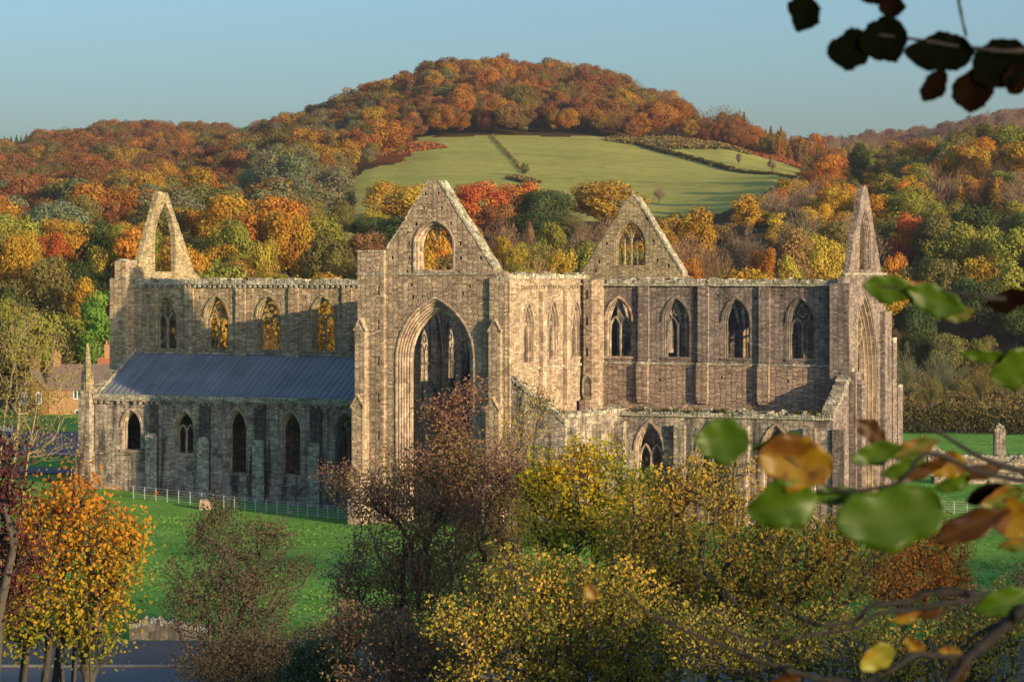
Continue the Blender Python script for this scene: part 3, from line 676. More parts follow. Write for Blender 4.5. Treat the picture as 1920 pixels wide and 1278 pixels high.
# sloping end wall of the lost chapel and chapel east wall
mb = MB(); blk = arch(8.2, 8.95, 9.7, 10.9, 11.4, 6)
plate(mb, Mf, [(6.8, -1), (12.0, -1), (12.0, 9.2)]+ragged([(12.0, 9.3), (7.1, 12.8)], .10)[1:], [], .05, .95); chap = child('chapel_end_wall', mb, M_AISLE)
mb = MB(); plate(mb, Mf, blk, [], .02, .06); child('blocked_window', mb, M_CAP, chap)
mb = MB(); ring(mb, Mf, offs(8.2, 8.95, 9.7, 10.9, 11.4, .15, 6), blk, -.03, .06); child('window_surround', mb, M_DARK, chap)
mb = MB(); rubble(mb, Mf, 7.0, 12.0, 0, .0, .95, .25, 45, zfun=lambda u: 12.75-(u-7.1)*(3.5/4.9)); child('rubble_coping', mb, M_CAP, chap)
Mc = XE(12.0); mb = MB()
plate(mb, Mc, [(.95, -1), (11.5, -1)]+ragged([(11.5, 9.6), (.95, 9.3)], .12), [arch(3, 4.6, 2.5, 5.8, 7.2, 6), arch(7.2, 8.8, 2.5, 5.8, 7.2, 6)], 0, .9); chw = child('chapel_side_wall', mb, M_AISLE)
mb = MB(); rubble(mb, Mc, .3, 11.5, 9.55, -.1, 1.0, .28, 46); child('rubble_coping', mb, M_CAP, chw)
for u in (.8, 5.9, 10.6): mb = MB(); slab(mb, Mc, u-.4, u+.4, -1, 8.6, -.8, -.003); child('buttress', mb, M_AISLE, chw)

# ======== presbytery south wall
PW = [(c-.98, c+.98, 13.9, 16.95, 18.65) for c in (9.6, 14.98, 20.5, 26.3)]
log = [(c+o, z) for c in (9.6, 14.98, 20.5, 26.3) for o, z in ((-1.7, 19.2), (1.7, 19.0))]+[(13.5, 11.9), (16.2, 11.2), (19.2, 12.2), (21.6, 11.0), (25.2, 12.0), (27.6, 11.5)]
pre = long_wall('presbytery_wall', Mn, 6.7, 30.2, -1, 20.45, 1.2, PW, M_GREY, log=log[:8], seed=2)
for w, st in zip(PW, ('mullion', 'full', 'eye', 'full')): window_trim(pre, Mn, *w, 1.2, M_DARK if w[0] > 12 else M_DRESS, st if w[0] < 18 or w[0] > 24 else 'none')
for u in (12.0, 17.55, 23.1, 29.75):
    pilaster(pre, Mn, u-.48, u+.48, 13.5, 19.9, .30, M_GREY)
    if u < 29:
        mb = MB(); slab(mb, Mn, u-.52, u+.5, 10.2, 13.2, -.62, -.16); slab(mb, Mn, u-.45, u+.42, 9.95, 10.2, -.5, -.16); child('broken_springer', mb, M_LOW, pre)
mb = MB(); plate(mb, YP(16.85), ragged([(8.2, 13.2), (8.2, 8.5)], .05)+ragged([(8.3, 8.5), (30.1, 8.5)], .1)+[(30.1, 13.2)], putlog(None, log[8:], .22, .26), 0, .14); child('stripped_facing', mb, M_LOW, pre)
mb = MB(); slab(mb, Mn, 8.2, 30.2, 13.22, 13.42, -.26, .03)
for u in (12.0, 17.55, 23.1, 29.75): slab(mb, Mn, u-.5, u+.5, 13.2, 13.46, -.5, -.26)
child('string_course', mb, M_CAP, pre)
mb = MB(); slab(mb, Mn, 8.2, 30.0, 20.02, 20.24, -.32, .02); rubble(mb, Mn, 8.2, 30.0, 20.45, -.2, 1.2, .22, 51); child('rubble_coping', mb, M_CAP, pre)
# presbytery aisle wall, roofless and broken along its top
Mq = YP(11.5); QW = [(13.7, 15.7, 2.6, 6.2, 8.2), (19.3, 21.3, 2.6, 6.2, 8.2), (25, 27, 2.6, 6.2, 8.2)]
paw = long_wall('aisle_wall', Mq, 12.0, 30.78, -1.5, 9.25, 1.0, QW, M_AISLE, amp=.12)
for w, st in zip(QW, ('mullion', 'full', 'none')): window_trim(paw, Mq, *w, 1.0, M_DRESS, st)
for u in (12.0, 17.6, 23.2, 29.0):
    mb = MB(); slab(mb, Mq, u-.5, u+.5, -1.5, 8.4, -.55, -.003); slab(mb, Mq, u-.5, u+.5, -1.5, 5.0, -1.0, -.56); child('buttress', mb, M_AISLE, paw)
mb = MB(); slab(mb, Mq, 11.9, 30.9, 9.05, 9.2, -.2, .02); rubble(mb, Mq, 11.6, 30.8, 9.3, -.18, 1.0, .34, 53); child('rubble_coping', mb, M_CAP, paw); mb = MB(); rubble(mb, YP(12.2), 11.8, 30.5, 9.35, -.3, .6, .42, 54); child('rubble_coping', mb, M_CAP, paw)
Mz = XE(30.9); mb = MB()
plate(mb, Mz, [(11.56, -1.5), (17.0, -1.5), (17.0, 13.3)]+ragged([(17.0, 13.4), (11.56, 9.6)], .12)[1:], [arch(13, 14.9, 2, 6, 8, 6)], 0, .9); ez = child('aisle_end_wall', mb, M_GREY)
mb = MB(); rubble(mb, Mz, 11.6, 17.0, 0, -.1, 1.0, .3, 55, zfun=lambda u: 9.6+(u-11.5)*.68); child('rubble_coping', mb, M_CAP, ez)
for q in ((11.3, 12.5, 8.3), (16.2, 17.3, 12.2)): mb = MB(); slab(mb, Mz, q[0], q[1], -1.5, q[2], -1.0, -.003); child('buttress', mb, M_GREY, ez)

# ======== east front with the tall broken gable
Mg = XE(30.3); mb = MB()
top = ragged([(28.3, 20.6), (27.0, 21.2), (23.4, 27.8)], .14)[:-1]+[(22.9, 28.5), (22.2, 28.7), (21.7, 28.45)]+ragged([(21.3, 27.9), (17.5, 21.2)], .26)
EG = (18.9, 25.8, -1.2, 12.5, 19.5); EGW = (20.7, 23.9, 21.45, 23.4, 26.7)
plate(mb, Mg, [(16.2, -1.2), (28.3, -1.2)]+top+[(16.2, 20.6)], [arch(*EG, 12), arch(*EGW, 10)], 0, .5); east = child('gable_wall', mb, M_GREY)
mb = MB()
for i in range(4):
    ring(mb, Mg, offs(*EG, -.2*i+.004, 12), offs(*EG, -.2*(i+1), 12), .1+.28*i, 1.4)
    mb.tube([Mg(p[0], p[1], .1+.28*i-.01) for p in offs(*EG, -.2*(i+1)+.05, 12)], .07, 6)
child('arch_moulding', mb, M_DRESS, east)
mb = MB()
for i in range(3):
    ring(mb, Mg, offs(*EGW, -.14*i+.004, 10), offs(*EGW, -.14*(i+1), 10), .08+.12*i, .48)
slab(mb, Mg, 20.6, 24, 21.2, 21.44, -.15, .47)
child('window_surround', mb, M_GREY, east)
mb = MB(); bar(mb, Mg, [(22.35, -1), (22.35, 17.0)], .22, .7, 1.0); bar(mb, Mg, circ((22.35, 16.3), 1.3, 18), .18, .71, .99, True)
child('window_tracery', mb, M_GABLE, east)
mb = MB(); slab(mb, Mg, 16.2, 28.3, 20.98, 21.15, -.14, .02); child('string_course', mb, M_CAP, east)
mb = MB(); mb.box(29.2, 30.86, 15.9, 16.98, -1.5, 20.3); mb.box(30.31, 30.84, 16.9, 18.3, -1.5, 19.6); mb.box(30.2, 31.5, 15.8, 17.4, -1.5, 12.9)
child('corner_buttress', mb, M_GREY)
mb = MB(); mb.box(28.6, 30.75, 26.6, 28.6, -1.5, 17.8); mb.box(29.0, 30.9, 28.6, 29.7, -1.5, 15.2); mb.box(29.0, 31.0, 29.7, 31.2, -1.5, 11.2); b2 = child('corner_buttress', mb, M_GREY)
mb = MB(); rubble(mb, YP(28.6), 29.0, 30.9, 15.2, .05, 1.0, .4, 61); rubble(mb, YP(29.7), 29.0, 31, 11.2, .05, 1.4, .4, 62); child('rubble_coping', mb, M_CAP, b2)
# north wall of the presbytery
Mnn = YP(27.2); NN = [(c-.98, c+.98, 13.9, 16.95, 18.65) for c in (9.6, 14.98, 20.5, 26.3)]
nor = long_wall('presbytery_wall', Mnn, 6.6, 29.0, -1, 20.4, 1.2, NN, M_GREY)
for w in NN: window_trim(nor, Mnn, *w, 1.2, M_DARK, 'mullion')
mb = MB()
for u in (6.9, 12.0, 17.55, 23.1):
    for k in (-.3, 0, .3): mb.tube([(u+k, 27.1-(.15 if k == 0 else 0), 2), (u+k, 27.1-(.15 if k == 0 else 0), 16.0), (u+k*4, 26.6, 19.6)], .16, 6)
child('vault_shaft', mb, M_DRESS, nor)

# ======== transept west wall (seen through the great arch), crossing piers, north transept
Mi = XE(-5.6); mb = MB()
plate(mb, Mi, [(1.5, -1), (17.0, -1)]+ragged([(17.0, 20.1), (1.5, 20.75)], .05), [arch(11.0, 12.4, 8.6, 10.2, 11.2, 6)], 0, 1.3); wwl = child('transept_side_wall', mb, M_AISLE)
mb = MB()
for c0, sp in ((7.6, 1.9), (13.0, 1.9)):
    for k in (-2, -1, 0, 1, 2):
        x = -5.42+(.28 if k == 0 else .12 if abs(k) == 1 else 0)
        pts = [(x, c0+k*.2, -1), (x, c0+k*.2, 13.4)]
        for s in range(1, 7):
            f = s/6; pts.append((x+f*f*.8*(1 if abs(k) < 2 else 0), c0+k*.2+k*sp*.5*f**1.6, 13.4+5.2*math.sin(f*1.35)))
        mb.tube(pts, .13, 6)
child('vault_shaft', mb, M_DRESS, wwl)
for z in (9.4, 13.2): mb = MB(); slab(mb, Mi, 1.6, 17, z, z+.18, -.14, .02); child('string_course', mb, M_DARK, wwl)
mb = MB(); mb.box(-6.4, -5.0, 1.7, 6.5, 12.9, 13.3); child('wall_passage', mb, M_DARK, wwl)
for x in (-6.2, 6.2):
    for y in (17.6, 27.8):
        mb = MB(); mb.box(x-.9, x+.9, y-.9, y+.9, -1, 20.3)
        for k in range(10):
            an = 2*math.pi*k/10; mb.tube([(x+1.1*math.cos(an), y+1.1*math.sin(an), -1), (x+1.1*math.cos(an), y+1.1*math.sin(an), 14)], .2, 6)
        child('crossing_pier', mb, M_AISLE)
for Mk, a, b in ((YP(17.1), -5.3, 5.3), (YP(27.3), -5.3, 5.3)):   # crossing arches
    mb = MB(); A = offs(a, b, 13.9, 14, 19.2, 1.3, 12); B = arch(a, b, 13.9, 14, 19.2, 12); A = [(p[0], min(p[1], 20.6)) for p in A]
    ring(mb, Mk, A, B, 0, 1.1); child('crossing_arch', mb, M_DARK)
Mh = YP(45.0); mb = MB()
NG = (-2.35, .5, 21.95, 24.1, 26.0)
top = [(5.3, 20.7)]+ragged([(4.75, 21.0), (.2, 28.1), (-.3, 28.75)], .10)+[(-1.15, 28.75)]+ragged([(-1.3, 28.4), (-6.3, 21.0)], .06)
plate(mb, Mh, [(-6.9, -1), (5.3, -1)]+top+[(-6.9, 20.9)], [offs(*NG, .22)]+putlog(None, [(-2.9, 26.3), (.9, 26.5), (1.6, 24.3), (2.0, 22.4), (-4.2, 22.3), (-3.4, 24.1), (-4.6, 21.4), (3.2, 21.9)], .26, .3), 0, 1.3); ng = child('transept_gable_wall', mb, M_GABLE)
mb = MB(); ring(mb, Mh, offs(*NG, .22), offs(*NG, .08), .08, .35); ring(mb, Mh, offs(*NG, .09), arch(*NG), .35, .6); slab(mb, Mh, -2.7, .85, 21.72, 21.94, -.06, .6); child('window_surround', mb, M_GABLE, ng)
mb = MB()
for c in (-1.64, -.92, -.21): bar(mb, Mh, [(c, 21.95), (c, 24.5 if c != -.92 else 25.9)], .13, .36, .58)
for i, (a, b) in enumerate(((-2.35, -.92), (-.92, .5))): bar(mb, Mh, arch(a, b, 24.0, 24.05, 25.5, 6), .11, .365+.004*i, .575)
child('window_tracery', mb, M_GABLE, ng)
mb = MB(); coping(mb, Mh, (-6.25, 21.0), (-1.3, 28.4), -.05, 1.2, .16, 71); child('gable_coping', mb, M_DARK, ng)  # left coping darker than the right: shaded side painted into the stone
mb = MB(); coping(mb, Mh, (-.3, 28.7), (4.75, 21.1), -.05, 1.2, .2, 72); child('gable_coping', mb, M_CAP, ng)
mb = MB(); pyr(mb, -.75, 45.5, .3, 28.7, .1, 29.3, 6); child('finial_stump', mb, M_CAP, ng)
for x, M_ in ((-6.6, XW(-6.6)), (5.2, XE(5.2))):
    mb = MB(); plate(mb, M_, [(28.5, -1), (45, -1)]+ragged([(45, 20.8), (28.5, 20.8)], .05), [offs(c-.9, c+.9, 13.9, 16.9, 18.6, .2) for c in (32, 37, 42)], 0, 1.1); child('transept_side_wall', mb, M_GREY)
# tufts of grass and ferns growing on the wall tops
def tuft_mesh(spots, seed, hh=.45):
    rg = np.random.default_rng(seed); Vv = []; Ff = []; k = 0
    for (x, y, z, n, s) in spots:
        for _ in range(n):
            a = rg.uniform(0, 6.28); l = rg.uniform(.4, 1)*hh*s; b = np.array([x+rg.normal()*.35*s, y+rg.normal()*.25*s, z-.05]); dr = np.array([math.cos(a)*.5, math.sin(a)*.5, 1.0])*l
            w = np.array([-math.sin(a), math.cos(a), 0])*.05*s
            Vv += [b-w, b+w, b+dr+w*.3, b+dr-w*.3]; Ff.append((k, k+1, k+2, k+3)); k += 4
    return np.array(Vv), np.array(Ff), rg.uniform(0, 1, len(Ff))
M_TUFT = leaf_mat('wall_fern', [(0, (.05,.075,.02)), (.5, (.10,.12,.03)), (.8, (.2,.17,.05)), (1, (.16,.10,.04))])
def tufts(par, spots, seed):
    if len(spots) > 1:
        for i, sp in enumerate(spots): tufts(par, [sp], seed*100+i)
        return
    Vv, Ff, vv = tuft_mesh(spots, seed); me = np_mesh('wall_tuft', Vv, Ff, [M_TUFT], {'v': ('FACE', vv)}); o = bpy.data.objects.new('wall_tuft', me); COL.objects.link(o); o.parent = par; o['kind'] = 'stuff'
rg = random.Random(8)
tufts(paw, [(rg.uniform(12, 30), 12+rg.uniform(-.5, .4), 9.5, 26, rg.uniform(.5, 1.1)) for _ in range(34)], 1)
for u in (8.1, 9.3, 10.1, 10.6, 11.3, 11.7): tufts(chap, [(u, .5, 12.8-(u-7.1)*.71, 22, rg.uniform(.5, 1))], int(u*10))
tufts(nave, [(rg.uniform(-40, -8), 17.5, 20.55, 14, rg.uniform(.3, .6)) for _ in range(30)], 3)
tufts(pre, [(rg.uniform(8, 30), 17.5, 20.6, 16, rg.uniform(.3, .7)) for _ in range(40)], 4)
tufts(front, [(u, .5, 28.8-(u-.5)*1.42+.1, 10, .4) for u in (1.4, 2.6, 3.3, 4.4, 5.2)], 5)
tufts(aisle, [(-33+rg.uniform(-2, 2), 10.2, .7, 60, 1.2) for _ in range(14)], 6)
# ------------------------------------------------------------------ smaller things
def local_child(name, mb, mat, par, smooth=False): return mb.build(name, mat, par, smooth, origin=(0, 0, 0))
M_STEEL = plain_mat('galvanised_steel', (.42,.43,.43), (.6,.6,.6), 5, .5)
def railing(label, pts, n, hh=1.15):
    b = pts[0]; b = (b[0], b[1], float(H(b[0], b[1])))
    e = empty('railing_fence', b, label, 'fence', 'thin metal railings on the grass'); P = []
    for i in range(n):
        f = i/(n-1)*(len(pts)-1); k = min(int(f), len(pts)-2); u = f-k
        x = pts[k][0]*(1-u)+pts[k+1][0]*u; y = pts[k][1]*(1-u)+pts[k+1][1]*u; P.append(Vector((x, y, float(H(x, y))))-Vector(b))
    pm = None
    for p in P:
        if pm is None:
            mb = MB(); mb.box(-.035, .035, -.02, .02, -.1, hh); pm = local_child('post', mb, M_STEEL, e); pm.location = p
        else:
            c = pm.copy(); COL.objects.link(c); c.parent = e; c.location = p
    for z in (.2, .42, .64, .86, 1.1):
        mb = MB(); mb.tube([p+Vector((0, -.03, z)) for p in P], .016, 4); local_child('rail', mb, M_STEEL, e)
railing('thin pale metal railing running along the grass in front of the slate roofed aisle', [WXY(250, 236), WXY(400, 231), WXY(540, 226), WXY(672, 221)], 22)
railing('short stretch of pale railing on the bright grass behind the big green leaves at right', [WXY(1765, 229), WXY(1960, 226)], 9)
# squared boulder on the lawn
x, y = WXY(387, 229); z = float(H(x, y)); bm = bmesh.new()
for v in [(-.62,-.4,-.1),(.75,-.4,-.1),(.75,.4,-.1),(-.62,.4,-.1),(-.58,-.36,.85),(.1,-.33,.82),(.05,.36,.85),(-.55,.36,.88),(.6,-.36,.25),(.6,.36,.25)]: bm.verts.new(v)
bmesh.ops.convex_hull(bm, input=bm.verts); bmesh.ops.bevel(bm, geom=bm.edges[:], offset=.05, segments=1, affect='EDGES')
me = bpy.data.meshes.new('boulder'); bm.to_mesh(me); bm.free(); me.materials.append(plain_mat('pink_stone', (.36,.24,.18), (.48,.35,.27), 4, .9, .4))
o = bpy.data.objects.new('boulder', me); COL.objects.link(o); o.location = (x, y, z); o.rotation_euler = (0, 0, TH)
tag(o, 'squared pinkish stone block standing on the lawn beside the metal railing', 'boulder')

# low excavated walls of the cloister range at the right
def ruin(label, px, F, w, h, d, rz=0, prof=None, seed=0, name='ruined_wall', cat='ruin', mat=None):
    x, y = WXY(px, F); z = float(H(x, y)); e = empty(name, (x, y, z), label, cat, 'low ruined stone walls on the grass', TH+rz); rr = random.Random(seed)
    prof = prof or [(0, 1), (1, 1)]
    top = []; n = max(3, int(w/.35))
    for i in range(n+1):
        f = i/n; hh = np.interp(f, [a for a, b in prof], [b for a, b in prof])*h
        top.append((-w/2+w*f, hh*rr.uniform(.86, 1.05)))
    mb = MB(); plate(mb, lambda u, zz, dd: (u, -d/2+dd, zz), [(-w/2, -.4), (w/2, -.4)]+top[::-1], [], 0, d); local_child('masonry', mb, mat or M_AISLE, e)
    mb = MB(); rubble(mb, lambda u, zz, dd: (u, -d/2+dd, zz), -w/2, w/2, 0, -.04, d+.03, .18, seed, zfun=lambda u: float(np.interp(u, [p[0] for p in top], [p[1] for p in top]))); local_child('rubble_coping', mb, M_CAP, e)
ruin('slender broken stone pillar rising above the low walls near the right edge', 1874, 291, 1.25, 4.5, .9, 0, [(0,.95),(.3,1),(.6,.98),(1,.93)], 1)
ruin('wedge shaped broken wall fragment left of the slender stone pillar', 1752, 296, 3.2, 2.6, .9, 0, [(0,1),(.35,.95),(.6,.6),(1,.3)], 2)
ruin('long low stone wall at the foot of the slender pillar', 1840, 288, 12, 1.2, .9, .03, None, 3)
ruin('low crumbled wall running back from the right end of the abbey', 1730, 272, 9, 1.0, 1.0, -.12, [(0,.7),(.4,1),(1,.6)], 4)
ruin('thick low wall foundation in front of the other ruined walls at right', 1850, 262, 11, 1.1, 1.3, .08, [(0,.6),(.3,1),(.8,.8),(1,.9)], 5)
ruin('short stub of broken wall just behind the thick foundation at right', 1905, 275, 4, 1.9, 1.0, 0, [(0,.5),(.5,1),(1,.8)], 6)
ruin('dry stone wall remnant above the dark parking bay', 320, 150, 4.6, 1.3, .9, -.05, [(0,.8),(.3,1),(1,.55)], 7, 'stone_wall', 'stone wall', M_DARK)

# cottage at the left edge
M_BRICK = plain_mat('orange_stone_wall', (.34,.17,.075), (.46,.27,.13), 2.2, .9, .3)
M_IVY = plain_mat('ivy', (.16,.10,.03), (.32,.16,.04), 5, .9, .6)
M_TILE = plain_mat('brown_tile_roof', (.15,.10,.075), (.23,.165,.125), 3, .9, .4)
M_RTILE = plain_mat('red_tile_roof', (.33,.10,.055), (.45,.17,.09), 4, .9, .4)
M_WHITE = plain_mat('white_paint', (.72,.71,.68), (.8,.79,.76), 3, .6)
M_GLASS = plain_mat('window_glass', (.04,.05,.06), (.07,.08,.09), 3, .15)
def gable_block(e, x0, x1, y0, y1, ze, zr, wm, rm, ridge='x', zb=-2.5, ov=.3):
    mb = MB()
    if ridge == 'x':
        ym = (y0+y1)/2
        mb.add([(x0,y0,zb),(x1,y0,zb),(x1,y1,zb),(x0,y1,zb),(x0,y0,ze),(x1,y0,ze),(x1,y1,ze),(x0,y1,ze),(x0,ym,zr),(x1,ym,zr)], [(0,1,5,4),(2,3,7,6),(1,2,6,9,5),(3,0,4,8,7),(4,5,9,8),(6,7,8,9),(0,3,2,1)])
        w = local_child('wall', mb, wm, e); mb = MB(); s = (zr-ze)/(ym-y0); a, b = x0-ov, x1+ov; zo = ze-ov*s
        mb.add([(a,y0-ov,zo+.05),(b,y0-ov,zo+.05),(b,ym,zr+.05),(a,ym,zr+.05),(b,y1+ov,zo+.05),(a,y1+ov,zo+.05),(a,y0-ov,zo+.25),(b,y0-ov,zo+.25),(b,ym,zr+.25),(a,ym,zr+.25),(b,y1+ov,zo+.25),(a,y1+ov,zo+.25)],
               [(0,1,2,3),(3,2,4,5),(7,6,9,8),(8,9,11,10),(0,6,7,1),(5,4,10,11),(0,3,9,6),(3,5,11,9),(1,7,8,2),(2,8,10,4)])
    else:
        xm = (x0+x1)/2
        mb.add([(x0,y0,zb),(x1,y0,zb),(x1,y1,zb),(x0,y1,zb),(x0,y0,ze),(x1,y0,ze),(x1,y1,ze),(x0,y1,ze),(xm,y0,zr),(xm,y1,zr)], [(0,1,5,8,4),(2,3,7,9,6),(1,2,6,5),(3,0,4,7),(5,6,9,8),(7,4,8,9),(0,3,2,1)])
        w = local_child('wall', mb, wm, e); mb = MB(); s = (zr-ze)/(xm-x0); a, b = y0-ov, y1; zo = ze-ov*s
        mb.add([(x0-ov,a,zo+.05),(x0-ov,b,zo+.05),(xm,b,zr+.05),(xm,a,zr+.05),(x1+ov,b,zo+.05),(x1+ov,a,zo+.05),(x0-ov,a,zo+.25),(x0-ov,b,zo+.25),(xm,b,zr+.25),(xm,a,zr+.25),(x1+ov,b,zo+.25),(x1+ov,a,zo+.25)],
               [(0,1,2,3),(3,2,4,5),(7,6,9,8),(8,9,11,10),(0,6,7,1),(5,4,10,11),(0,3,9,6),(3,5,11,9),(1,7,8,2),(2,8,10,4)])
    return w, local_child('roof', mb, rm, e)
def cot_window(e, x, y, z, w=.9, h=1.2):
    mb = MB(); t = .13
    for a in (-w/2, 0-t/2, w/2-t): mb.box(x+a, x+a+t, y-.09, y+.02, z, z+h)
    for b in (0, h-t): mb.box(x-w/2+t, x-t/2, y-.088, y+.018, z+b, z+b+t); mb.box(x+t/2, x+w/2-t, y-.088, y+.018, z+b, z+b+t)
    o = local_child('window', mb, M_WHITE, e); mb = MB(); mb.box(x-w/2+.02, x+w/2-.02, y-.03, y+.015, z+.02, z+h-.02)
    g = mb.build('pane', M_GLASS, None, origin=(0, 0, 0)); g.parent = o
def chimney(e, par, x, y, z0, z1, mat):
    mb = MB(); mb.box(x-.45, x+.45, y-.35, y+.35, z0, z1); mb.box(x-.52, x+.52, y-.42, y+.42, z1, z1+.18)
    for k in (-.22, .22): mb.tube([(x+k, y, z1+.18), (x+k, y, z1+.75)], .14, 8)
    o = mb.build('chimney', mat, None, origin=(0, 0, 0)); o.parent = par
x, y = WXY(128, 345); z = float(H(x, y))
cot = empty('cottage', (x, y, z), 'orange walled cottage with brown roof and white windows behind the aisle pinnacle', 'cottage', None, TH)
w1, r1 = gable_block(cot, -2.6, 5.8, 0, 6, 3.4, 6.3, M_BRICK, M_TILE, 'x')
w2, r2 = gable_block(cot, -6.6, -2.7, -1.6, 5, 3.3, 5.6, M_IVY, M_TILE, 'y')
for xx, zz in ((1.2, 2.0), (4.4, 2.0), (4.5, -.6), (1.4, -.6)): cot_window(cot, xx, 0, zz, 1.1, 1.25)
for xx in (-5.5, -3.6): cot_window(cot, xx, -1.6, 1.4, .8, 1.6)
chimney(cot, r1, -2.0, 3.0, 5.5, 7.6, M_BRICK); chimney(cot, r2, -4.6, 2.2, 5.0, 6.9, M_IVY)
x, y = WXY(232, 352); z = float(H(x, y))
cot2 = empty('cottage', (x, y, z), 'red tiled house with brick chimney half hidden behind the slate roof', 'cottage', None, TH)
w3, r3 = gable_block(cot2, -3.6, 6, 0, 6, 3.8, 6.6, M_BRICK, M_RTILE, 'x'); chimney(cot2, r3, -2.6, 3.2, 6, 8.4, M_BRICK); cot_window(cot2, -2, 0, 1.2)
x, y = WXY(20, 318); z = float(H(x, y))
gw_ = empty('garden_wall', (x, y, z), 'low whitewashed garden wall in front of the cottage', 'wall', None, TH)
mb = MB(); mb.box(-9, 1.0, -.15, .15, -.5, .7); local_child('wall_face', mb, M_WHITE, gw_); mb = MB(); mb.box(-9.1, 1.1, -.2, .2, .7, .8); local_child('coping', mb, M_CAP, gw_)

# rows of the little vineyard above the wood
M_VINE = leaf_mat('vine_leaf', [(0, (.30,.24,.03)), (.5, (.45,.36,.05)), (1, (.36,.22,.03))])
def vines(px0, px1, n, F0, F1, slant, where, grp):
    for i in range(n):
        px = px0+(px1-px0)*i/(n-1); rg = np.random.default_rng(i+int(px0)); Vv = []; Ff = []; k = 0
        for q in range(160):
            f = q/160; F = F0+(F1-F0)*f; xx, yy = WXY(px+slant*f, F); zz = float(H(xx, yy))
            for _ in range(2):
                c = np.array([xx+rg.normal()*.18, yy+rg.normal()*.18, zz+rg.uniform(.1, 1.5)]); a = rg.normal(size=3)*.3; b = rg.normal(size=3)*.3
                Vv += [c-a, c-b, c+a, c+b]; Ff.append((k, k+1, k+2, k+3)); k += 4
        me = np_mesh('vine_row', np.array(Vv), np.array(Ff), [M_VINE], {'v': ('FACE', rg.uniform(0, 1, len(Ff)))})
        o = bpy.data.objects.new('vine_row', me); COL.objects.link(o); tag(o, f'narrow yellow row of vines in the small vineyard {where}', 'vine row', grp)
vines(676, 716, 8, 655, 715, 16, 'left of the central gable', 'vine rows left of the central gable')
vines(840, 862, 6, 650, 715, 14, 'right of the central gable top', 'vine rows right of the central gable')
BACKROWS = [(42, 27.0)]
# ------------------------------------------------------------------ tree models (unit height)
def crown_np(kind, seed, nf=2600):
    rg = np.random.default_rng(seed); C = []; Nn = []; S = []; Vv = []; LD = []
    if kind in ('round', 'tall', 'spread'):
        a, c, zc = {'round': (.34, .38, .60), 'tall': (.21, .45, .55), 'spread': (.43, .33, .64)}[kind]
        K = {'round': 30, 'tall': 28, 'spread': 36}[kind]
        for k in range(K):
            d = rg.normal(size=3); d /= np.linalg.norm(d); d[2] = d[2]*.9+.12
            p = d*np.array([a, a, c])*rg.uniform(.45, .92); r = rg.uniform(.10, .18)*(1.0 if kind != 'tall' else .8)
            n = int(nf/K*(r/.13)**2); q = rg.normal(size=(n*2, 3)); q /= np.linalg.norm(q, axis=1)[:, None]
            dn = d/np.linalg.norm(d); q = q[(q@dn) > -.35][:n]
            pts = np.array([0, 0, zc])+p+q*r*rg.uniform(.7, 1.12, (len(q), 1))*np.array([1, 1, .85])
            C.append(pts); Nn.append(q+rg.normal(size=q.shape)*.38); S.append(rg.uniform(.010, .021, len(q))); Vv.append(np.clip(rg.uniform(0, 1)*.55+rg.uniform(0, .45, len(q)), 0, 1))
    elif kind == 'conifer':
        n = nf; h = 1-np.sqrt(rg.uniform(0, 1, n)); h = .08+.92*h; tier = (h*16) % 1.0
        ang = rg.uniform(0, 6.283, n); rr = (1.02-h)*.21*(1.1-.55*tier)*(.8+.25*np.sin(ang*5+np.floor(h*16)*2.1))*rg.uniform(.7, 1.05, n)
        C.append(np.stack([rr*np.cos(ang), rr*np.sin(ang), h-rr*.25], 1)); Nn.append(np.stack([np.cos(ang), np.sin(ang), .7+0*ang], 1)+rg.normal(size=(n, 3))*.3)
        S.append(rg.uniform(.010, .022, n)); Vv.append(rg.uniform(0, 1, n)*.6+.4*(1-tier))
    elif kind == 'twig':
        n = nf; K = 26
        for k in range(K):
            d = rg.normal(size=3); d[2] = abs(d[2])*.9+.5; d /= np.linalg.norm(d)
            L0 = rg.uniform(.45, .72); base = np.array([0, 0, rg.uniform(.14, .42)])
            m = n//K; f = rg.uniform(.25, 1, m)**.7; p = base+d*L0*f[:, None]*np.array([1.0, 1.0, .95])+rg.normal(size=(m, 3))*(.065*f[:, None])
            p[:, 2] = np.minimum(p[:, 2], 1.0-((p[:, 0]**2+p[:, 1]**2)*1.6)+rg.normal(size=m)*.02); C.append(p)
            ld = d+rg.normal(size=(m, 3))*.5+np.array([0, 0, .4]); LD.append(ld/np.linalg.norm(ld, axis=1)[:, None])
            Nn.append(rg.normal(size=(m, 3))); S.append(rg.uniform(.03, .06, m)); Vv.append(np.clip(rg.uniform(0, .5)+rg.uniform(0, .5, m), 0, 1))
    C = np.concatenate(C); Nn = np.concatenate(Nn); S = np.concatenate(S); vv = np.concatenate(Vv)
    Nn /= np.linalg.norm(Nn, axis=1)[:, None]; n = len(C)
    ref = rg.normal(size=(n, 3)); t1 = np.cross(Nn, ref); t1 /= np.linalg.norm(t1, axis=1)[:, None]; t2 = np.cross(Nn, t1)
    if kind == 'twig':
        ld = np.concatenate(LD); t1 = ld; t2 = np.cross(ld, ref); t2 /= np.linalg.norm(t2, axis=1)[:, None]
        q = [C-t1*S[:, None], C+t2*.0032, C+t1*S[:, None], C-t2*.0032]
    else:
        e = lambda: rg.uniform(.6, 1.25, (n, 1))*S[:, None]
        q = [C-t1*e(), C-t2*e(), C+t1*e(), C+t2*e()]
    V = np.stack(q, 1).reshape(-1, 3); F = np.arange(4*n).reshape(n, 4)
    V[:, 2] = np.clip(V[:, 2], .02, 1.02)
    return V, F, vv
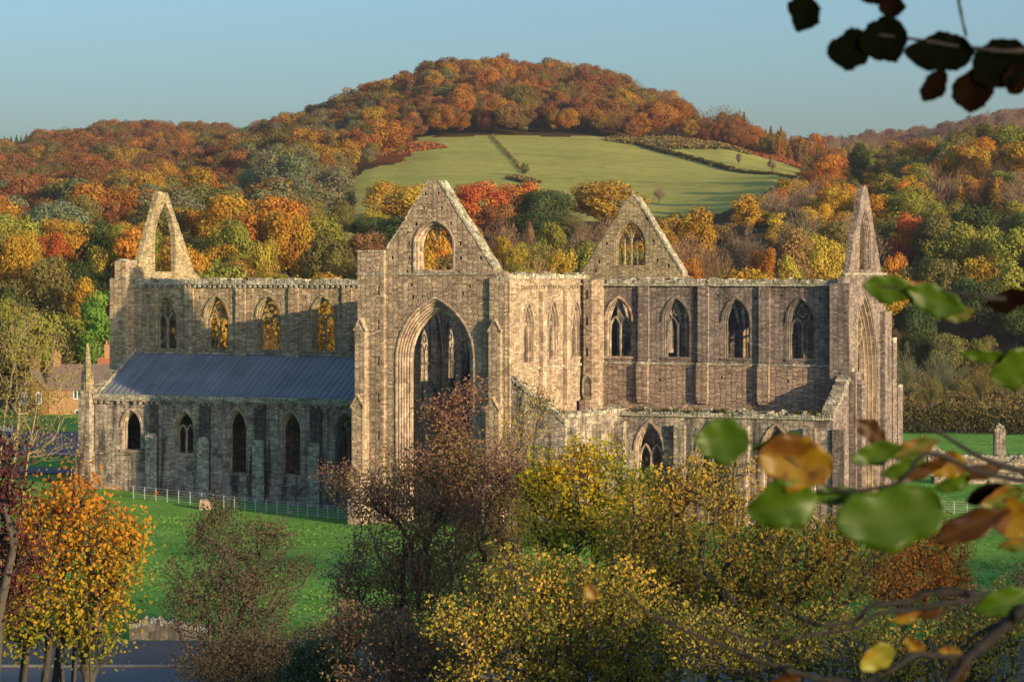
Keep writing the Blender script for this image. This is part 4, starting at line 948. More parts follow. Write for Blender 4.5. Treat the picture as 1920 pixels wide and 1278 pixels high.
def trunk_mb(kind, seed):
    rr = random.Random(seed); mb = MB()
    hgt = .92 if kind == 'conifer' else .62
    mb.tube([(0, 0, -.06), (rr.uniform(-.01, .01), 0, .12), (rr.uniform(-.02, .02), rr.uniform(-.02, .02), .35), (rr.uniform(-.03, .03), 0, hgt)], [.03, .022, .016, .004], 6)
    if kind != 'conifer':
        for k in range(7):
            a = rr.uniform(0, 6.28); z = rr.uniform(.14, .4); l = rr.uniform(.2, .36)*(.6 if kind == 'tall' else 1)
            mb.tube([(0, 0, z), (l*.45*math.cos(a), l*.45*math.sin(a), z+l*.4), (l*math.cos(a), l*math.sin(a), z+l*.95)], [.012, .008, .002], 5)
    return mb
KINDS = ['round', 'round', 'round', 'tall', 'tall', 'spread', 'spread', 'conifer', 'twig', 'twig']
CROWN = []; TRUNK = []
for i, k in enumerate(KINDS):
    V_, F_, vv = crown_np(k, 100+i, {'twig': 2800, 'conifer': 2400}.get(k, 4600))
    CROWN.append(np_mesh('crown', V_, F_, [M_FOL], {'v': ('FACE', vv)}))
    t_ = trunk_mb(k, i).build('trunk', M_BARK); TRUNK.append(t_.data); bpy.data.objects.remove(t_)
BYK = {k: [i for i, q in enumerate(KINDS) if q == k] for k in set(KINDS)}
PAL = {'golden': (.42,.245,.035), 'yellow': (.42,.31,.05), 'yellow-green': (.27,.25,.045), 'orange': (.46,.19,.035), 'red-orange': (.46,.13,.035), 'rust': (.30,.125,.045),
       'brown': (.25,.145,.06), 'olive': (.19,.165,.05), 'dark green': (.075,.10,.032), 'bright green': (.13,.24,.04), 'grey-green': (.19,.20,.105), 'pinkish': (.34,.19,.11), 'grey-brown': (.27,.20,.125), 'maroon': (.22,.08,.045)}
TREES = []       # every single tree: dict(px, F, h, w, kind, col, label)
def tree(px, F, h, w, kind, col, label=None, group=None, seed=0):
    TREES.append(dict(px=px, F=F, h=h, w=w, kind=kind, col=col, label=label, group=group, seed=seed))
def T(px, ytop, wpx, F, kind, col, label):
    """a tree measured in the photo: crown centre, top and width in pixels at distance F"""
    x, y = WXY(px, F); z = float(H(x, y)); h = max(4.5, HC-(ytop-YH)/FPX*F-z); tree(px, F, h, wpx/FPX*F, kind, col, label); TREES[-1].update(ytop=ytop, frac=1.0)
# --- trees one can point at
T(545, 388, 115, 470, 'round', 'golden', 'broad golden orange tree over the nave wall between the left arch and central gable')
TREES[-1]['frac'] = 1.7
T(438, 405, 95, 455, 'round', 'yellow-green', 'tall yellow green tree touching the broad golden one over the nave wall')
T(500, 440, 70, 440, 'round', 'yellow', 'smaller bright yellow tree in front of the broad golden one')
T(640, 470, 90, 430, 'spread', 'olive', 'low olive bush crown just left of the central stair turret')
T(750, 335, 135, 640, 'round', 'golden', 'spreading golden tree against the pasture left of the central gable tip')
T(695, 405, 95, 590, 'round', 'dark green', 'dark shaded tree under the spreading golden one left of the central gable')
T(640, 385, 75, 600, 'spread', 'olive', 'olive bushy tree beside the small vineyard')
T(900, 340, 125, 640, 'round', 'red-orange', 'left one of two red orange beeches right of the central gable tip')
T(968, 336, 105, 650, 'round', 'red-orange', 'right one of two red orange beeches right of the central gable tip')
T(1025, 350, 110, 640, 'round', 'dark green', 'dark green tree between the beeches and the big golden tree')
T(1135, 338, 170, 650, 'round', 'golden', 'big broad golden tree behind the tip of the far gable')
T(880, 420, 75, 470, 'round', 'golden', 'golden tree hugging the right slope of the central gable')
T(817, 425, 90, 440, 'round', 'golden', 'golden tree seen through the open window of the central gable')
T(940, 405, 62, 520, 'twig', 'pinkish', 'pinkish bare birch right of the central gable')
T(994, 415, 42, 510, 'twig', 'pinkish', 'narrow pinkish birch left of the round yellow green tree')
T(1036, 410, 70, 500, 'round', 'yellow-green', 'round yellow green tree between pink birches and the far gable')
T(970, 455, 80, 440, 'round', 'yellow', 'low yellow tree just over the transept wall top')
T(1050, 460, 70, 435, 'round', 'yellow', 'low bright yellow tree left of the foot of the far gable')
T(905, 470, 60, 425, 'round', 'yellow-green', 'small yellow green tree at the right foot of the central gable')
T(1100, 400, 60, 510, 'twig', 'grey-brown', 'fan shaped bare tree at the left slope of the far gable')
T(1245, 400, 50, 480, 'tall', 'golden', 'slim golden tree at the right slope of the far gable')
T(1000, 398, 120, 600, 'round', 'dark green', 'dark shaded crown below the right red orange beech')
T(1070, 400, 90, 600, 'round', 'olive', 'olive crown below the dark green tree left of the far gable')
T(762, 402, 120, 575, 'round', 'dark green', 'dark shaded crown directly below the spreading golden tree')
T(690, 430, 90, 520, 'round', 'brown', 'brown bushy tree left of the central gable above the small field')
T(850, 402, 90, 600, 'round', 'orange', 'orange crown peeping over the right slope of the central gable')
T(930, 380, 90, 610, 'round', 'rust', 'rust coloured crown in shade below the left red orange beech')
T(1180, 400, 90, 600, 'round', 'golden', 'golden crown behind the right upper slope of the far gable')
T(1420, 405, 90, 610, 'round', 'golden', 'golden rounded tree at the pasture foot above the presbytery wall')
T(1350, 415, 80, 560, 'round', 'brown', 'brown tree behind the tall golden tree right of the far gable')
T(1300, 378, 95, 500, 'tall', 'golden', 'tall golden tree standing right of the far gable')
T(1235, 455, 60, 450, 'round', 'yellow-green', 'yellow green bush tree beside the right foot of the far gable')
T(1400, 365, 60, 590, 'tall', 'golden', 'narrow golden tree at the lower right corner of the pasture')
T(1390, 420, 75, 500, 'twig', 'grey-brown', 'bare grey brown tree above the presbytery wall')
T(1450, 350, 75, 620, 'twig', 'grey-brown', 'pale bare tree with upswept twigs below the pasture edge')
T(1510, 330, 80, 640, 'twig', 'grey-brown', 'pair forming bare tree top left of the tall gable stump')
T(1540, 435, 100, 470, 'round', 'yellow', 'large bright yellow tree just left of the tall gable stump')
TREES[-1]['frac'] = 1.6
T(1480, 480, 70, 440, 'round', 'yellow', 'smaller yellow tree at the wall top left of the large yellow one')
T(1430, 460, 60, 470, 'round', 'orange', 'little orange tree between bare trunks above the presbytery wall')
T(1460, 400, 55, 540, 'tall', 'yellow', 'slim yellow tree between the bare trees above the presbytery')
T(1340, 460, 70, 450, 'twig', 'brown', 'dark bare thicket tree right of the tall golden tree')
T(1705, 395, 95, 520, 'round', 'red-orange', 'vivid red orange tree right of the tall gable stump')
TREES[-1]['frac'] = 2.4
T(1680, 470, 60, 490, 'round', 'orange', 'smaller orange tree at the foot of the vivid red orange one')
T(1660, 320, 60, 660, 'tall', 'yellow-green', 'tall green larch on the skyline right of the gable stump')
T(1610, 268, 55, 790, 'round', 'dark green', 'dark round tree on the skyline where the pasture hill meets the right slope')
T(1800, 335, 60, 600, 'conifer', 'golden', 'pointed golden larch on the right slope, left one of two')
T(1868, 330, 60, 590, 'conifer', 'golden', 'pointed golden larch on the right slope, right one of two')
T(1830, 410, 130, 500, 'round', 'yellow-green', 'large yellow green tree at right beyond the meadow')
T(1900, 420, 110, 490, 'round', 'yellow-green', 'yellow green tree cut by the right edge of the picture')
T(1760, 480, 90, 480, 'round', 'olive', 'olive tree between the red orange tree and the big yellow green one')
T(1830, 520, 140, 468, 'spread', 'dark green', 'dark green spreading tree behind the willows at right')
T(1720, 560, 90, 462, 'round', 'dark green', 'dark tree directly right of the abbey east end')
T(1905, 560, 90, 464, 'round', 'dark green', 'dark green tree at the right edge behind the willows')
T(1692, 640, 62, 420, 'twig', 'grey-green', 'feathery grey green willow beside the east end of the abbey')
T(1770, 645, 75, 425, 'twig', 'grey-green', 'broad feathery willow in the middle of the right meadow')
T(1840, 665, 70, 418, 'twig', 'olive', 'low willow bush on the right meadow')
T(1905, 655, 70, 424, 'twig', 'grey-green', 'willow bush at the right edge of the meadow')
T(1745, 690, 60, 405, 'twig', 'olive', 'small dull green bush in front of the broad willow')
T(185, 550, 82, 372, 'tall', 'bright green', 'dense bright green laurel tree behind the cottage beside the left turret')
T(160, 520, 90, 410, 'round', 'golden', 'golden tree above the bright green laurel at left')
T(95, 480, 110, 420, 'round', 'olive', 'dark olive tree high behind the cottage')
T(30, 440, 100, 430, 'round', 'golden', 'golden orange tree at the left edge above the bare twigs')
T(60, 575, 130, 372, 'round', 'yellow-green', 'yellow green leafy tree crowding the cottage chimney')
T(10, 560, 90, 380, 'round', 'yellow-green', 'yellow green tree at the far left edge beside the cottage')
T(130, 590, 60, 378, 'round', 'yellow-green', 'rounded yellow hedge tree right behind the cottage ridge')
T(200, 455, 90, 450, 'round', 'yellow', 'yellow tree left of the tall left arch')
T(100, 435, 90, 480, 'spread', 'red-orange', 'red orange patch of beech left of the tall left arch')
T(305, 440, 60, 500, 'round', 'golden', 'golden tree framed inside the tall left arch')
T(300, 480, 40, 430, 'round', 'yellow-green', 'small yellow green tree low inside the tall left arch')
T(370, 395, 80, 560, 'spread', 'orange', 'orange tree just right of the tall left arch tip')
T(210, 375, 38, 640, 'tall', 'rust', 'slim rust red tree left of the tall left arch tip')
T(160, 365, 75, 640, 'spread', 'olive', 'olive rounded crown left of the slim rust red tree')
T(420, 362, 28, 700, 'tall', 'red-orange', 'small vivid red tree above the broad golden one on the left slope')
T(470, 315, 60, 780, 'round', 'grey-green', 'grey green tall tree on the left slope above the nave')
T(520, 330, 55, 760, 'round', 'grey-green', 'grey green tree beside its taller twin above the nave')
T(585, 300, 70, 800, 'round', 'olive', 'olive tree at the left corner of the pasture')
T(310, 300, 55, 860, 'round', 'golden', 'rounded golden olive tree alone high on the left wooded slope')
T(985, 306, 18, 860, 'spread', 'olive', 'lone little bush in the middle of the pasture beside the field boundary')
T(1385, 300, 12, 930, 'round', 'grey-brown', 'tiny lone tree by the diagonal hedge, left one of the small ones')
T(1448, 308, 20, 900, 'round', 'grey-brown', 'small lone tree by the diagonal hedge at the pasture right corner')
T(1236, 345, 26, 760, 'twig', 'grey-brown', 'bare hawthorn on the pasture right of the big golden tree')
NHAND = len(TREES)
# --- wood filling the slopes
rg = np.random.default_rng(77)
def region_colour(px, py, F):
    r = rg.random()
    if F > 560:
        if px < 450 and py < 400: tab = [('rust', .32), ('brown', .28), ('olive', .18), ('maroon', .05), ('orange', .11), ('golden', .06)]
        elif px < 700: tab = [('olive', .34), ('grey-green', .16), ('orange', .14), ('golden', .12), ('rust', .14), ('brown', .1)]
        elif px < 1400: tab = [('rust', .30), ('brown', .22), ('orange', .2), ('olive', .16), ('maroon', .04), ('golden', .08)]
        elif px < 1600: tab = [('rust', .2), ('orange', .2), ('golden', .2), ('brown', .2), ('olive', .2)]
        else: tab = [('brown', .28), ('grey-brown', .18), ('golden', .16), ('olive', .16), ('orange', .08), ('yellow-green', .14)]
    else:
        if px < 260: tab = [('yellow-green', .28), ('golden', .25), ('olive', .22), ('orange', .13), ('dark green', .12)]
        elif px < 700: tab = [('golden', .3), ('orange', .2), ('olive', .2), ('yellow-green', .2), ('brown', .1)]
        elif px < 1300: tab = [('golden', .25), ('yellow-green', .25), ('olive', .2), ('pinkish', .12), ('orange', .18)]
        elif px < 1640: tab = [('golden', .28), ('yellow', .15), ('grey-brown', .25), ('brown', .14), ('olive', .18)]
        else: tab = [('dark green', .3), ('olive', .28), ('yellow-green', .18), ('grey-brown', .14), ('golden', .1)]
    for c, p in tab:
        r -= p
        if r < 0: return c
    return tab[0][0]
fill = []; hand_xy = np.array([WXY(t_['px'], t_['F']) for t_ in TREES])
F = 362.0
while F < 2550:
    step = 9.4 if F < 700 else (8.8 if F < 1350 else 10.5 if F < 1760 else 17.0)
    dpx = step/F*FPX; n = int(3300/dpx)
    for k in range(n):
        px = -650+(k+rg.uniform(-.42, .42))*dpx; f = F+rg.uniform(-.45, .45)*step; x, y = WXY(px, f); z = float(H(x, y))
        py = YH-FPX*(z-HC)/f
        if f < (1045 if px > 1335 else 1170) and any(in_poly(np.array([px]), np.array([py]), P_)[0] for P_ in (FIELD, FIELD2)) : continue
        if in_poly(np.array([px]), np.array([py]), FIELD3)[0] and f < 480: continue
        if BRACK and f > 640 and any(in_poly(np.array([px]), np.array([py]), b)[0] for b in BRACK) and rg.random() < .8: continue
        if f < 440 and px > 1640: continue
        if f < 385 and px < 290 and rg.random() < .85: continue
        if f > 1760 and px < 1540: continue
        h = float(np.clip(rg.lognormal(2.32, .25), 6, 15.5)) if f < 560 else float(np.clip(rg.lognormal(2.45, .24), 7.5, 18))*(1.3 if f > 1760 else 1)
        if px > 1600 and 520 < f < 900: h *= .8
        if 1380 < px < 1700 and 600 < f < 1020: h *= .68
        top = YH-FPX*(z+h-HC)/f
        if 240 < px < 1630 and top > 528 and not (460 < px < 660): continue
        if 650 < px < 1430 and f < 700 and top < 378: continue
        if 1290 < px < 1545 and f < 1000 and top < np.interp(px, [1290, 1390, 1470, 1545], [398, 374, 334, 300])-6: continue
        # behind a crest and out of sight?
        fill.append((px, f, x, y, z, h, py, top))
    F += step*.92
# keep only what the crest does not hide (simple running horizon per azimuth bin)
fill.sort(key=lambda q: q[1]); hor = {}; kept = []
for q in fill:
    b = int(q[0]//12)
    if q[7] < hor.get(b, 9e9)+10: kept.append(q)
    hor[b] = min(hor.get(b, 9e9), q[6])
fill = kept
sel = []; far = []
for q in fill:
    px, f, x, y, z, h, py, top = q
    if len(hand_xy) and np.min(np.hypot(hand_xy[:, 0]-x, hand_xy[:, 1]-y)) < (4.5 if f < 560 else 3): continue
    cover = False
    for t_ in TREES[:NHAND]:
        wp = t_['w']/t_['F']*FPX
        if f < t_['F'] and t_['F']-f < 150 and abs(px-t_['px']) < .42*wp+6:
            ty0 = t_['ytop']; 
            if top < ty0+t_['frac']*.42*wp: cover = True; break
    if cover: continue
    col = region_colour(px, py, f) if f < 1760 else rg.choice(['brown', 'pinkish', 'grey-brown', 'maroon'])
    if col in ('pinkish', 'grey-brown'): kd = 'twig'
    elif f > 1000 and px < 70 and py < 330 and f > 1500: kd, col = 'conifer', 'dark green'
    elif 1380 < px < 1600 and f > 1020: kd = 'conifer' if rg.random() < .7 else 'round'
    elif col == 'brown' and rg.random() < .5: kd = 'twig'
    else: kd = rg.choice(['round', 'spread', 'tall'], p=[.5, .3, .2])
    w = h*rg.uniform(.72, 1.02)*(1.15 if kd == 'spread' else .65 if kd in ('tall', 'conifer') else 1)
    (sel if (f < 545 and -30 < px < 1950 and len(sel) < 195) else far).append((px, f, x, y, z, h, w, str(kd), col, py, top))
for q in sel: tree(q[0], q[1], q[5], q[6], q[7], q[8])
# labels for the wood trees
FORM = {'round': 'rounded', 'spread': 'spreading', 'tall': 'slim', 'conifer': 'pointed', 'twig': 'twiggy'}
def zone(px):
    for lim, ph in ((120, 'behind the cottage'), (240, 'left of the left arch'), (375, 'behind the left arch'), (520, 'over the nave wall'), (680, 'left of the central gable'),
                    (830, 'behind the central gable'), (960, 'right of the central gable'), (1090, 'between the two middle gables'), (1290, 'behind the far north gable'), (1430, 'over the left presbytery windows'), (1580, 'over the right presbytery windows'),
                    (1680, 'behind the tall gable stump'), (1800, 'right of the gable stump')):
        if px < lim: return ph
    return 'near the right edge'
def depth(F): return 'at the slope foot' if F < 420 else 'low on the slope' if F < 480 else 'up the slope'
ORD = ['leftmost', 'second', 'third', 'fourth', 'fifth', 'sixth', 'seventh', 'eighth', 'ninth', 'tenth']
keyed = {}
for t_ in TREES[NHAND:]: keyed.setdefault((t_['col'], FORM[t_['kind']], depth(t_['F']), zone(t_['px'])), []).append(t_)
for k, lst in keyed.items():
    lst.sort(key=lambda q: q['px'])
    for i, t_ in enumerate(lst):
        base = f"{k[0]} {k[1]} tree {k[2]} {k[3]}"
        t_['label'] = base if len(lst) == 1 else f"{ORD[min(i, 9)]} {'' if i == 0 else 'from left '}{base}"
for i, t_ in enumerate(TREES):
    x, y = WXY(t_['px'], t_['F']); z = float(H(x, y)); rr = random.Random(i*7+3)
    vi = rr.choice(BYK[t_['kind']]); nat = {'round': .80, 'spread': .98, 'tall': .52, 'conifer': .40, 'twig': .78}[t_['kind']]
    h = t_['h']; sxy = t_['w']/nat
    root = empty({'conifer': 'larch_tree', 'twig': 'bare_tree'}.get(t_['kind'], 'broadleaf_tree'), (x, y, z-.13*t_['h']), t_['label'], 'tree', 'autumn trees on the valley slope', rr.uniform(0, 6.28))
    root.scale = (sxy*.96, sxy*.96, h*1.13)
    c0 = PAL[t_['col']]; j = rr.uniform(.85, 1.15)
    cr = bpy.data.objects.new('crown', CROWN[vi]); COL.objects.link(cr); cr.parent = root; cr.color = (c0[0]*j*rr.uniform(.93, 1.07), c0[1]*j, c0[2]*j, 1)
    tr = bpy.data.objects.new('trunk', TRUNK[vi]); COL.objects.link(tr); tr.parent = root
# woods that read as one mass: instances of the same crowns
lib = bpy.data.collections.new('crown_library')
for i, me in enumerate(CROWN):
    m2 = me.copy(); m2.materials.clear(); m2.materials.append(M_FOLI)
    o = bpy.data.objects.new(f'crown_model_{i:02d}', m2); lib.objects.link(o)
natw = {'round': .80, 'spread': .98, 'tall': .52, 'conifer': .40, 'twig': .78}
def wood(name, label, lst):
    n = len(lst); P0 = np.array([(q[2], q[3], q[4]-(.1*q[5] if q[1] > 520 else .4)) for q in lst])
    pm = bpy.data.meshes.new(name); pm.vertices.add(n); pm.vertices.foreach_set('co', P0.astype(np.float32).ravel())
    def pattr(nm, typ, arr, key):
        a = pm.attributes.new(nm, typ, 'POINT'); a.data.foreach_set(key, arr)
    vi = np.array([rg.choice(BYK[q[7]]) for q in lst], np.int32)
    pattr('vi', 'INT', vi, 'value'); pattr('scl', 'FLOAT_VECTOR', np.array([(q[6]/natw[q[7]], q[6]/natw[q[7]], q[5]) for q in lst], np.float32).ravel(), 'vector')
    pattr('rot', 'FLOAT_VECTOR', np.array([(0, 0, rg.uniform(0, 6.28)) for q in lst], np.float32).ravel(), 'vector')
    tc_ = []
    for q in lst:
        c0 = np.array(PAL[q[8]])*rg.uniform(.78, 1.15)*np.array([rg.uniform(.9, 1.1), rg.uniform(.92, 1.06), 1]); c0 = c0*(1.0 if q[1] < 700 else .90); c0 = c0*.78+np.array([.23,.115,.042])*.22 if q[1] > 800 else c0; tc_.append((*c0, 1))
    pattr('tcol', 'FLOAT_COLOR', np.array(tc_, np.float32).ravel(), 'color')
    fw = bpy.data.objects.new(name, pm); COL.objects.link(fw); tag(fw, label, 'wood', kind='stuff')
    g = bpy.data.node_groups.new(name+'_instances', 'GeometryNodeTree')
    g.interface.new_socket('Geometry', in_out='INPUT', socket_type='NodeSocketGeometry'); g.interface.new_socket('Geometry', in_out='OUTPUT', socket_type='NodeSocketGeometry')
    gi = g.nodes.new('NodeGroupInput'); go_ = g.nodes.new('NodeGroupOutput'); ip = g.nodes.new('GeometryNodeInstanceOnPoints'); ci = g.nodes.new('GeometryNodeCollectionInfo')
    ci.inputs['Collection'].default_value = lib; ci.inputs['Separate Children'].default_value = True; ci.inputs['Reset Children'].default_value = True
    def named(nm, dt):
        a = g.nodes.new('GeometryNodeInputNamedAttribute'); a.data_type = dt; a.inputs['Name'].default_value = nm
        return [s for s in a.outputs if s.enabled and s.name == 'Attribute'][0]
    ip.inputs['Pick Instance'].default_value = True
    g.links.new(gi.outputs[0], ip.inputs['Points']); g.links.new(ci.outputs[0], ip.inputs['Instance'])
    g.links.new(named('vi', 'INT'), ip.inputs['Instance Index']); g.links.new(named('rot', 'FLOAT_VECTOR'), ip.inputs['Rotation']); g.links.new(named('scl', 'FLOAT_VECTOR'), ip.inputs['Scale'])
    g.links.new(ip.outputs[0], go_.inputs[0])
    md = fw.modifiers.new('instances', 'NODES'); md.node_group = g
wood('far_wood', 'rust, brown and olive autumn wood covering the distant hillsides', far)
# added unseen row of bare trees behind the camera, filtering low sun onto the foreground
PERP = np.array([-SH[1], SH[0]]); back = []
for tc0, sp in BACKROWS:
    q = -150.0
    while q < 230:
        tc1 = tc0+rg.uniform(-4, 4); x, y = CAM+tc1*SH+(q+rg.uniform(-2, 2))*PERP; h = rg.uniform(13, 17)
        back.append((0, 500, x, y, float(H(x, y)), h, h*.8, 'twig', 'brown', 0, 0)); q += sp
wood('sun_filter_wood', 'unseen bare trees added behind the viewpoint to filter the low sun', back)
print('TREES', len(TREES), 'far', len(far), 'back', len(back))
for t_ in TREES:
    if len(t_['label'].split()) > 16 or len(t_['label'].split()) < 4: print('LABEL', t_['label'])
# ------------------------------------------------------------------ foreground shrubs and trees on the bank
def shrub(name, label, cat, base_px, D, blobs, ntar, nleaf, lsize, mat, stems=4, bark=M_BARKD, seed=0, spread=.16, group=None, thick=.0065, vmode='noise', depthf=.9, droop=0.0, stem_w=60):
    rg = np.random.default_rng(seed+500)
    bx, by = WXY(base_px, D); base = np.array([bx, by, float(H(bx, by))-.15])
    B = [(np.array(WP(p[0], p[1], D)), p[2]/FPX*D, p[3]/FPX*D) for p in blobs]
    wts = np.array([b[1]*b[2] for b in B]); wts /= wts.sum(); pick = rg.choice(len(B), ntar, p=wts)
    q = rg.normal(size=(ntar, 3)); q /= np.linalg.norm(q, axis=1)[:, None]; q *= rg.uniform(.0, 1.08, (ntar, 1))**.42
    R3 = np.array([RT[0], RT[1], 0]); F3 = np.array([FWD[0], FWD[1], 0]); U3 = np.array([0, 0, 1.])
    Tg = np.array([B[k][0] for k in pick])+R3*(q[:, :1]*np.array([B[k][1] for k in pick])[:, None])+F3*(q[:, 1:2]*depthf*np.array([min(B[k][1], 1.6*B[k][2]+.3) for k in pick])[:, None])+U3*(q[:, 2:]*np.array([B[k][2] for k in pick])[:, None])
    cen = Tg.mean(0); nodes = [base]; par = [-1]
    for s in range(stems):
        a = (s-(stems-1)/2)/max(1, stems); b0 = base+R3*a*stem_w/FPX*D*2+F3*rg.normal()*.15; j = 0
        nodes.append(b0); par.append(0); j = len(nodes)-1
        tgt = cen+R3*a*1.6*np.ptp(Tg@R3)*.28+F3*rg.normal()*.3
        for f in (.2, .4, .6, .8, .95):
            p = b0+(tgt-b0)*f+rg.normal(size=3)*.045*np.array([1, 1, .2]); nodes.append(p); par.append(j); j = len(nodes)-1
    order = np.argsort(np.linalg.norm(Tg-base, axis=1)*rg.uniform(.85, 1.15, ntar)); tipn = []
    cap = len(nodes)+ntar*3+5; NA = np.zeros((cap, 3)); NA[:len(nodes)] = nodes; nn = len(nodes); ND = np.zeros((cap, 3)); ND[:, 2] = 1
    for i in range(1, nn):
        v_ = NA[i]-NA[par[i]]; ND[i] = v_/max(np.linalg.norm(v_), 1e-6)
    ND[1:nn] = ND[1:nn]*.7+np.array([0, 0, .3])
    for k in order:
        t_ = Tg[k]; dv = t_-NA[:nn]; dist = np.linalg.norm(dv, axis=1); pen = np.where(NA[:nn, 2] > t_[2]-.05, .5+.6*np.abs(NA[:nn, 2]-t_[2]), 0); cosa = np.einsum('ij,ij->i', dv, ND[:nn])/np.maximum(dist, 1e-6); c = dist*(1+1.3*(1-cosa))+pen; c[0] += 5; j = int(np.argmin(c))
        p0 = NA[j]; L_ = dist[j]; last = j
        for f in (.36, .70, 1.0):
            p = p0+(t_-p0)*f+U3*(.12 if droop == 0 else .35)*L_*math.sin(f*math.pi)*(1 if droop == 0 else droop)+(rg.normal(size=3)*.028*L_ if f < 1 else 0)
            v_ = p-NA[last]; ND[nn] = v_/max(np.linalg.norm(v_), 1e-6); NA[nn] = p; par.append(last); last = nn; nn += 1
        tipn.append(last)
    cnt = np.zeros(nn); cnt[tipn] = 1
    for i in range(nn-1, 0, -1): cnt[par[i]] += cnt[i]
    rad = np.minimum(thick*np.sqrt(np.maximum(cnt, 1)), .22)
    i1 = np.arange(1, nn); i0 = np.array(par)[1:]; A = NA[i0]; Bp = NA[i1]; d = Bp-A; ln = np.linalg.norm(d, axis=1); ok = ln > 1e-4; A, Bp, d, ln, i0, i1 = A[ok], Bp[ok], d[ok], ln[ok], i0[ok], i1[ok]
    d = d/ln[:, None]; s1 = np.cross(d, rg.normal(size=d.shape)); s1 /= np.linalg.norm(s1, axis=1)[:, None]; s2 = np.cross(d, s1)
    ra = np.minimum(rad[i0], rad[i1]*1.6)[:, None]; rb = rad[i1][:, None]; m = len(A)
    ringv = []
    for P_, r_ in ((A, ra), (Bp+d*rb*.5, rb)):
        for an in (0, 2.094, 4.189): ringv.append(P_+r_*(math.cos(an)*s1+math.sin(an)*s2))
    V = np.stack(ringv, 1).reshape(-1, 3); o6 = np.arange(m)[:, None]*6
    F = np.concatenate([o6+np.array([[a, (a+1) % 3, 3+(a+1) % 3, 3+a]]) for a in range(3)])
    root = empty(name, tuple(base), label, cat, group); sub = np.array(base)
    me = np_mesh('branches', V-sub, F, [bark]); o = bpy.data.objects.new('branches', me); COL.objects.link(o); o.parent = root
    if nleaf:
        tp = NA[tipn]; pp = NA[np.array(par)[tipn]]; n = int(ntar*nleaf); k = rg.integers(0, ntar, n); f = rg.uniform(-.3, 1.1, n)[:, None]
        c = pp[k]+(tp[k]-pp[k])*f+rg.normal(size=(n, 3))*spread
        dr = rg.normal(size=(n, 3))+np.array([0, 0, -.5]); dr /= np.linalg.norm(dr, axis=1)[:, None]
        nv = np.cross(dr, rg.normal(size=(n, 3))); nv /= np.linalg.norm(nv, axis=1)[:, None]; sd = np.cross(dr, nv)
        s = lsize*rg.uniform(.6, 1.3, (n, 1)); fo = nv*s*rg.uniform(-.22, .22, (n, 1)); cu = nv*s*rg.uniform(-.2, .2, (n, 1))
        Q = np.stack([c, c+dr*s*.35+sd*s*.34+fo, c+dr*s*.75+sd*s*.24+fo*.8+cu*.5, c+dr*s+cu, c+dr*s*.75-sd*s*.24+fo*.8+cu*.5, c+dr*s*.35-sd*s*.34+fo], 1).reshape(-1, 3)
        i6 = np.arange(n)[:, None]*6; Fq = np.concatenate([i6+np.array([[0, 1, 2, 3]]), i6+np.array([[0, 3, 4, 5]])], 0)
        nz = .5+.5*np.sin(c[:, 0]*2.1+seed)*np.sin(c[:, 1]*1.7+seed*2)*np.sin(c[:, 2]*2.4+seed*3)
        hz = (c[:, 2]-c[:, 2].min())/max(np.ptp(c[:, 2]), .1)
        v = np.clip((.5*nz+.5*rg.uniform(0, 1, n)) if vmode == 'noise' else (.62*hz+.1*nz+.28*rg.uniform(0, 1, n)), 0, 1)
        me = np_mesh('foliage', Q-sub, Fq, [mat], {'v': ('FACE', np.concatenate([v, v]))}); o = bpy.data.objects.new('foliage', me); COL.objects.link(o); o.parent = root
    return root
LM_ORANGE = leaf_mat('maple_leaf', [(.08, (.15,.19,.03)), (.28, (.36,.33,.04)), (.48, (.62,.37,.04)), (.7, (.66,.265,.04)), (1, (.45,.15,.04))], .45)
LM_PURPLE = leaf_mat('purple_leaf', [(.1, (.07,.022,.03)), (.5, (.12,.038,.04)), (.9, (.19,.07,.045))], .3)
LM_HAW = leaf_mat('hawthorn_leaf', [(.1, (0.082,0.078,0.041)), (.4, (0.129,0.097,0.060)), (.7, (0.175,0.115,0.078)), (1, (0.202,0.175,0.069))], .3)
LM_DOG = leaf_mat('reddish_leaf', [(.05, (.26,.26,.06)), (.25, (.38,.30,.09)), (.42, (.34,.21,.115)), (.65, (.31,.15,.115)), (.95, (.38,.18,.115))], .4)
LM_YEL = leaf_mat('yellow_leaf', [(.1, (0.161,0.265,0.040)), (.35, (0.391,0.414,0.052)), (.55, (0.713,0.517,0.046)), (.85, (0.800,0.494,0.046)), (1, (0.632,0.299,0.034))], .45)
LM_OLI = leaf_mat('olive_yellow_leaf', [(.08, (.20,.195,.05)), (.28, (.36,.30,.06)), (.48, (.56,.39,.07)), (.72, (.70,.43,.075)), (.92, (.72,.33,.07))], .42)
LM_MIX = leaf_mat('dark_mixed_leaf', [(.08, (.13,.14,.035)), (.3, (.26,.245,.05)), (.5, (.42,.33,.06)), (.72, (.64,.43,.07)), (.92, (.72,.41,.07))], .4)
LM_GRN = leaf_mat('evergreen_leaf', [(.1, (0.030,0.060,0.024)), (.6, (0.060,0.102,0.036)), (1, (0.108,0.144,0.060))], .15, .05)
LM_BEE = leaf_mat('beech_hedge_leaf', [(.1, (0.300,0.120,0.030)), (.5, (0.500,0.190,0.040)), (1, (0.580,0.280,0.050))], .4)
LM_RED = leaf_mat('red_leaf', [(.1, (0.160,0.090,0.030)), (.5, (0.280,0.050,0.040)), (1, (0.360,0.070,0.050))], .4)
LM_PALE = leaf_mat('willow_leaf', [(.1, (0.250,0.200,0.050)), (.6, (0.380,0.300,0.070)), (1, (0.450,0.360,0.100))], .4)
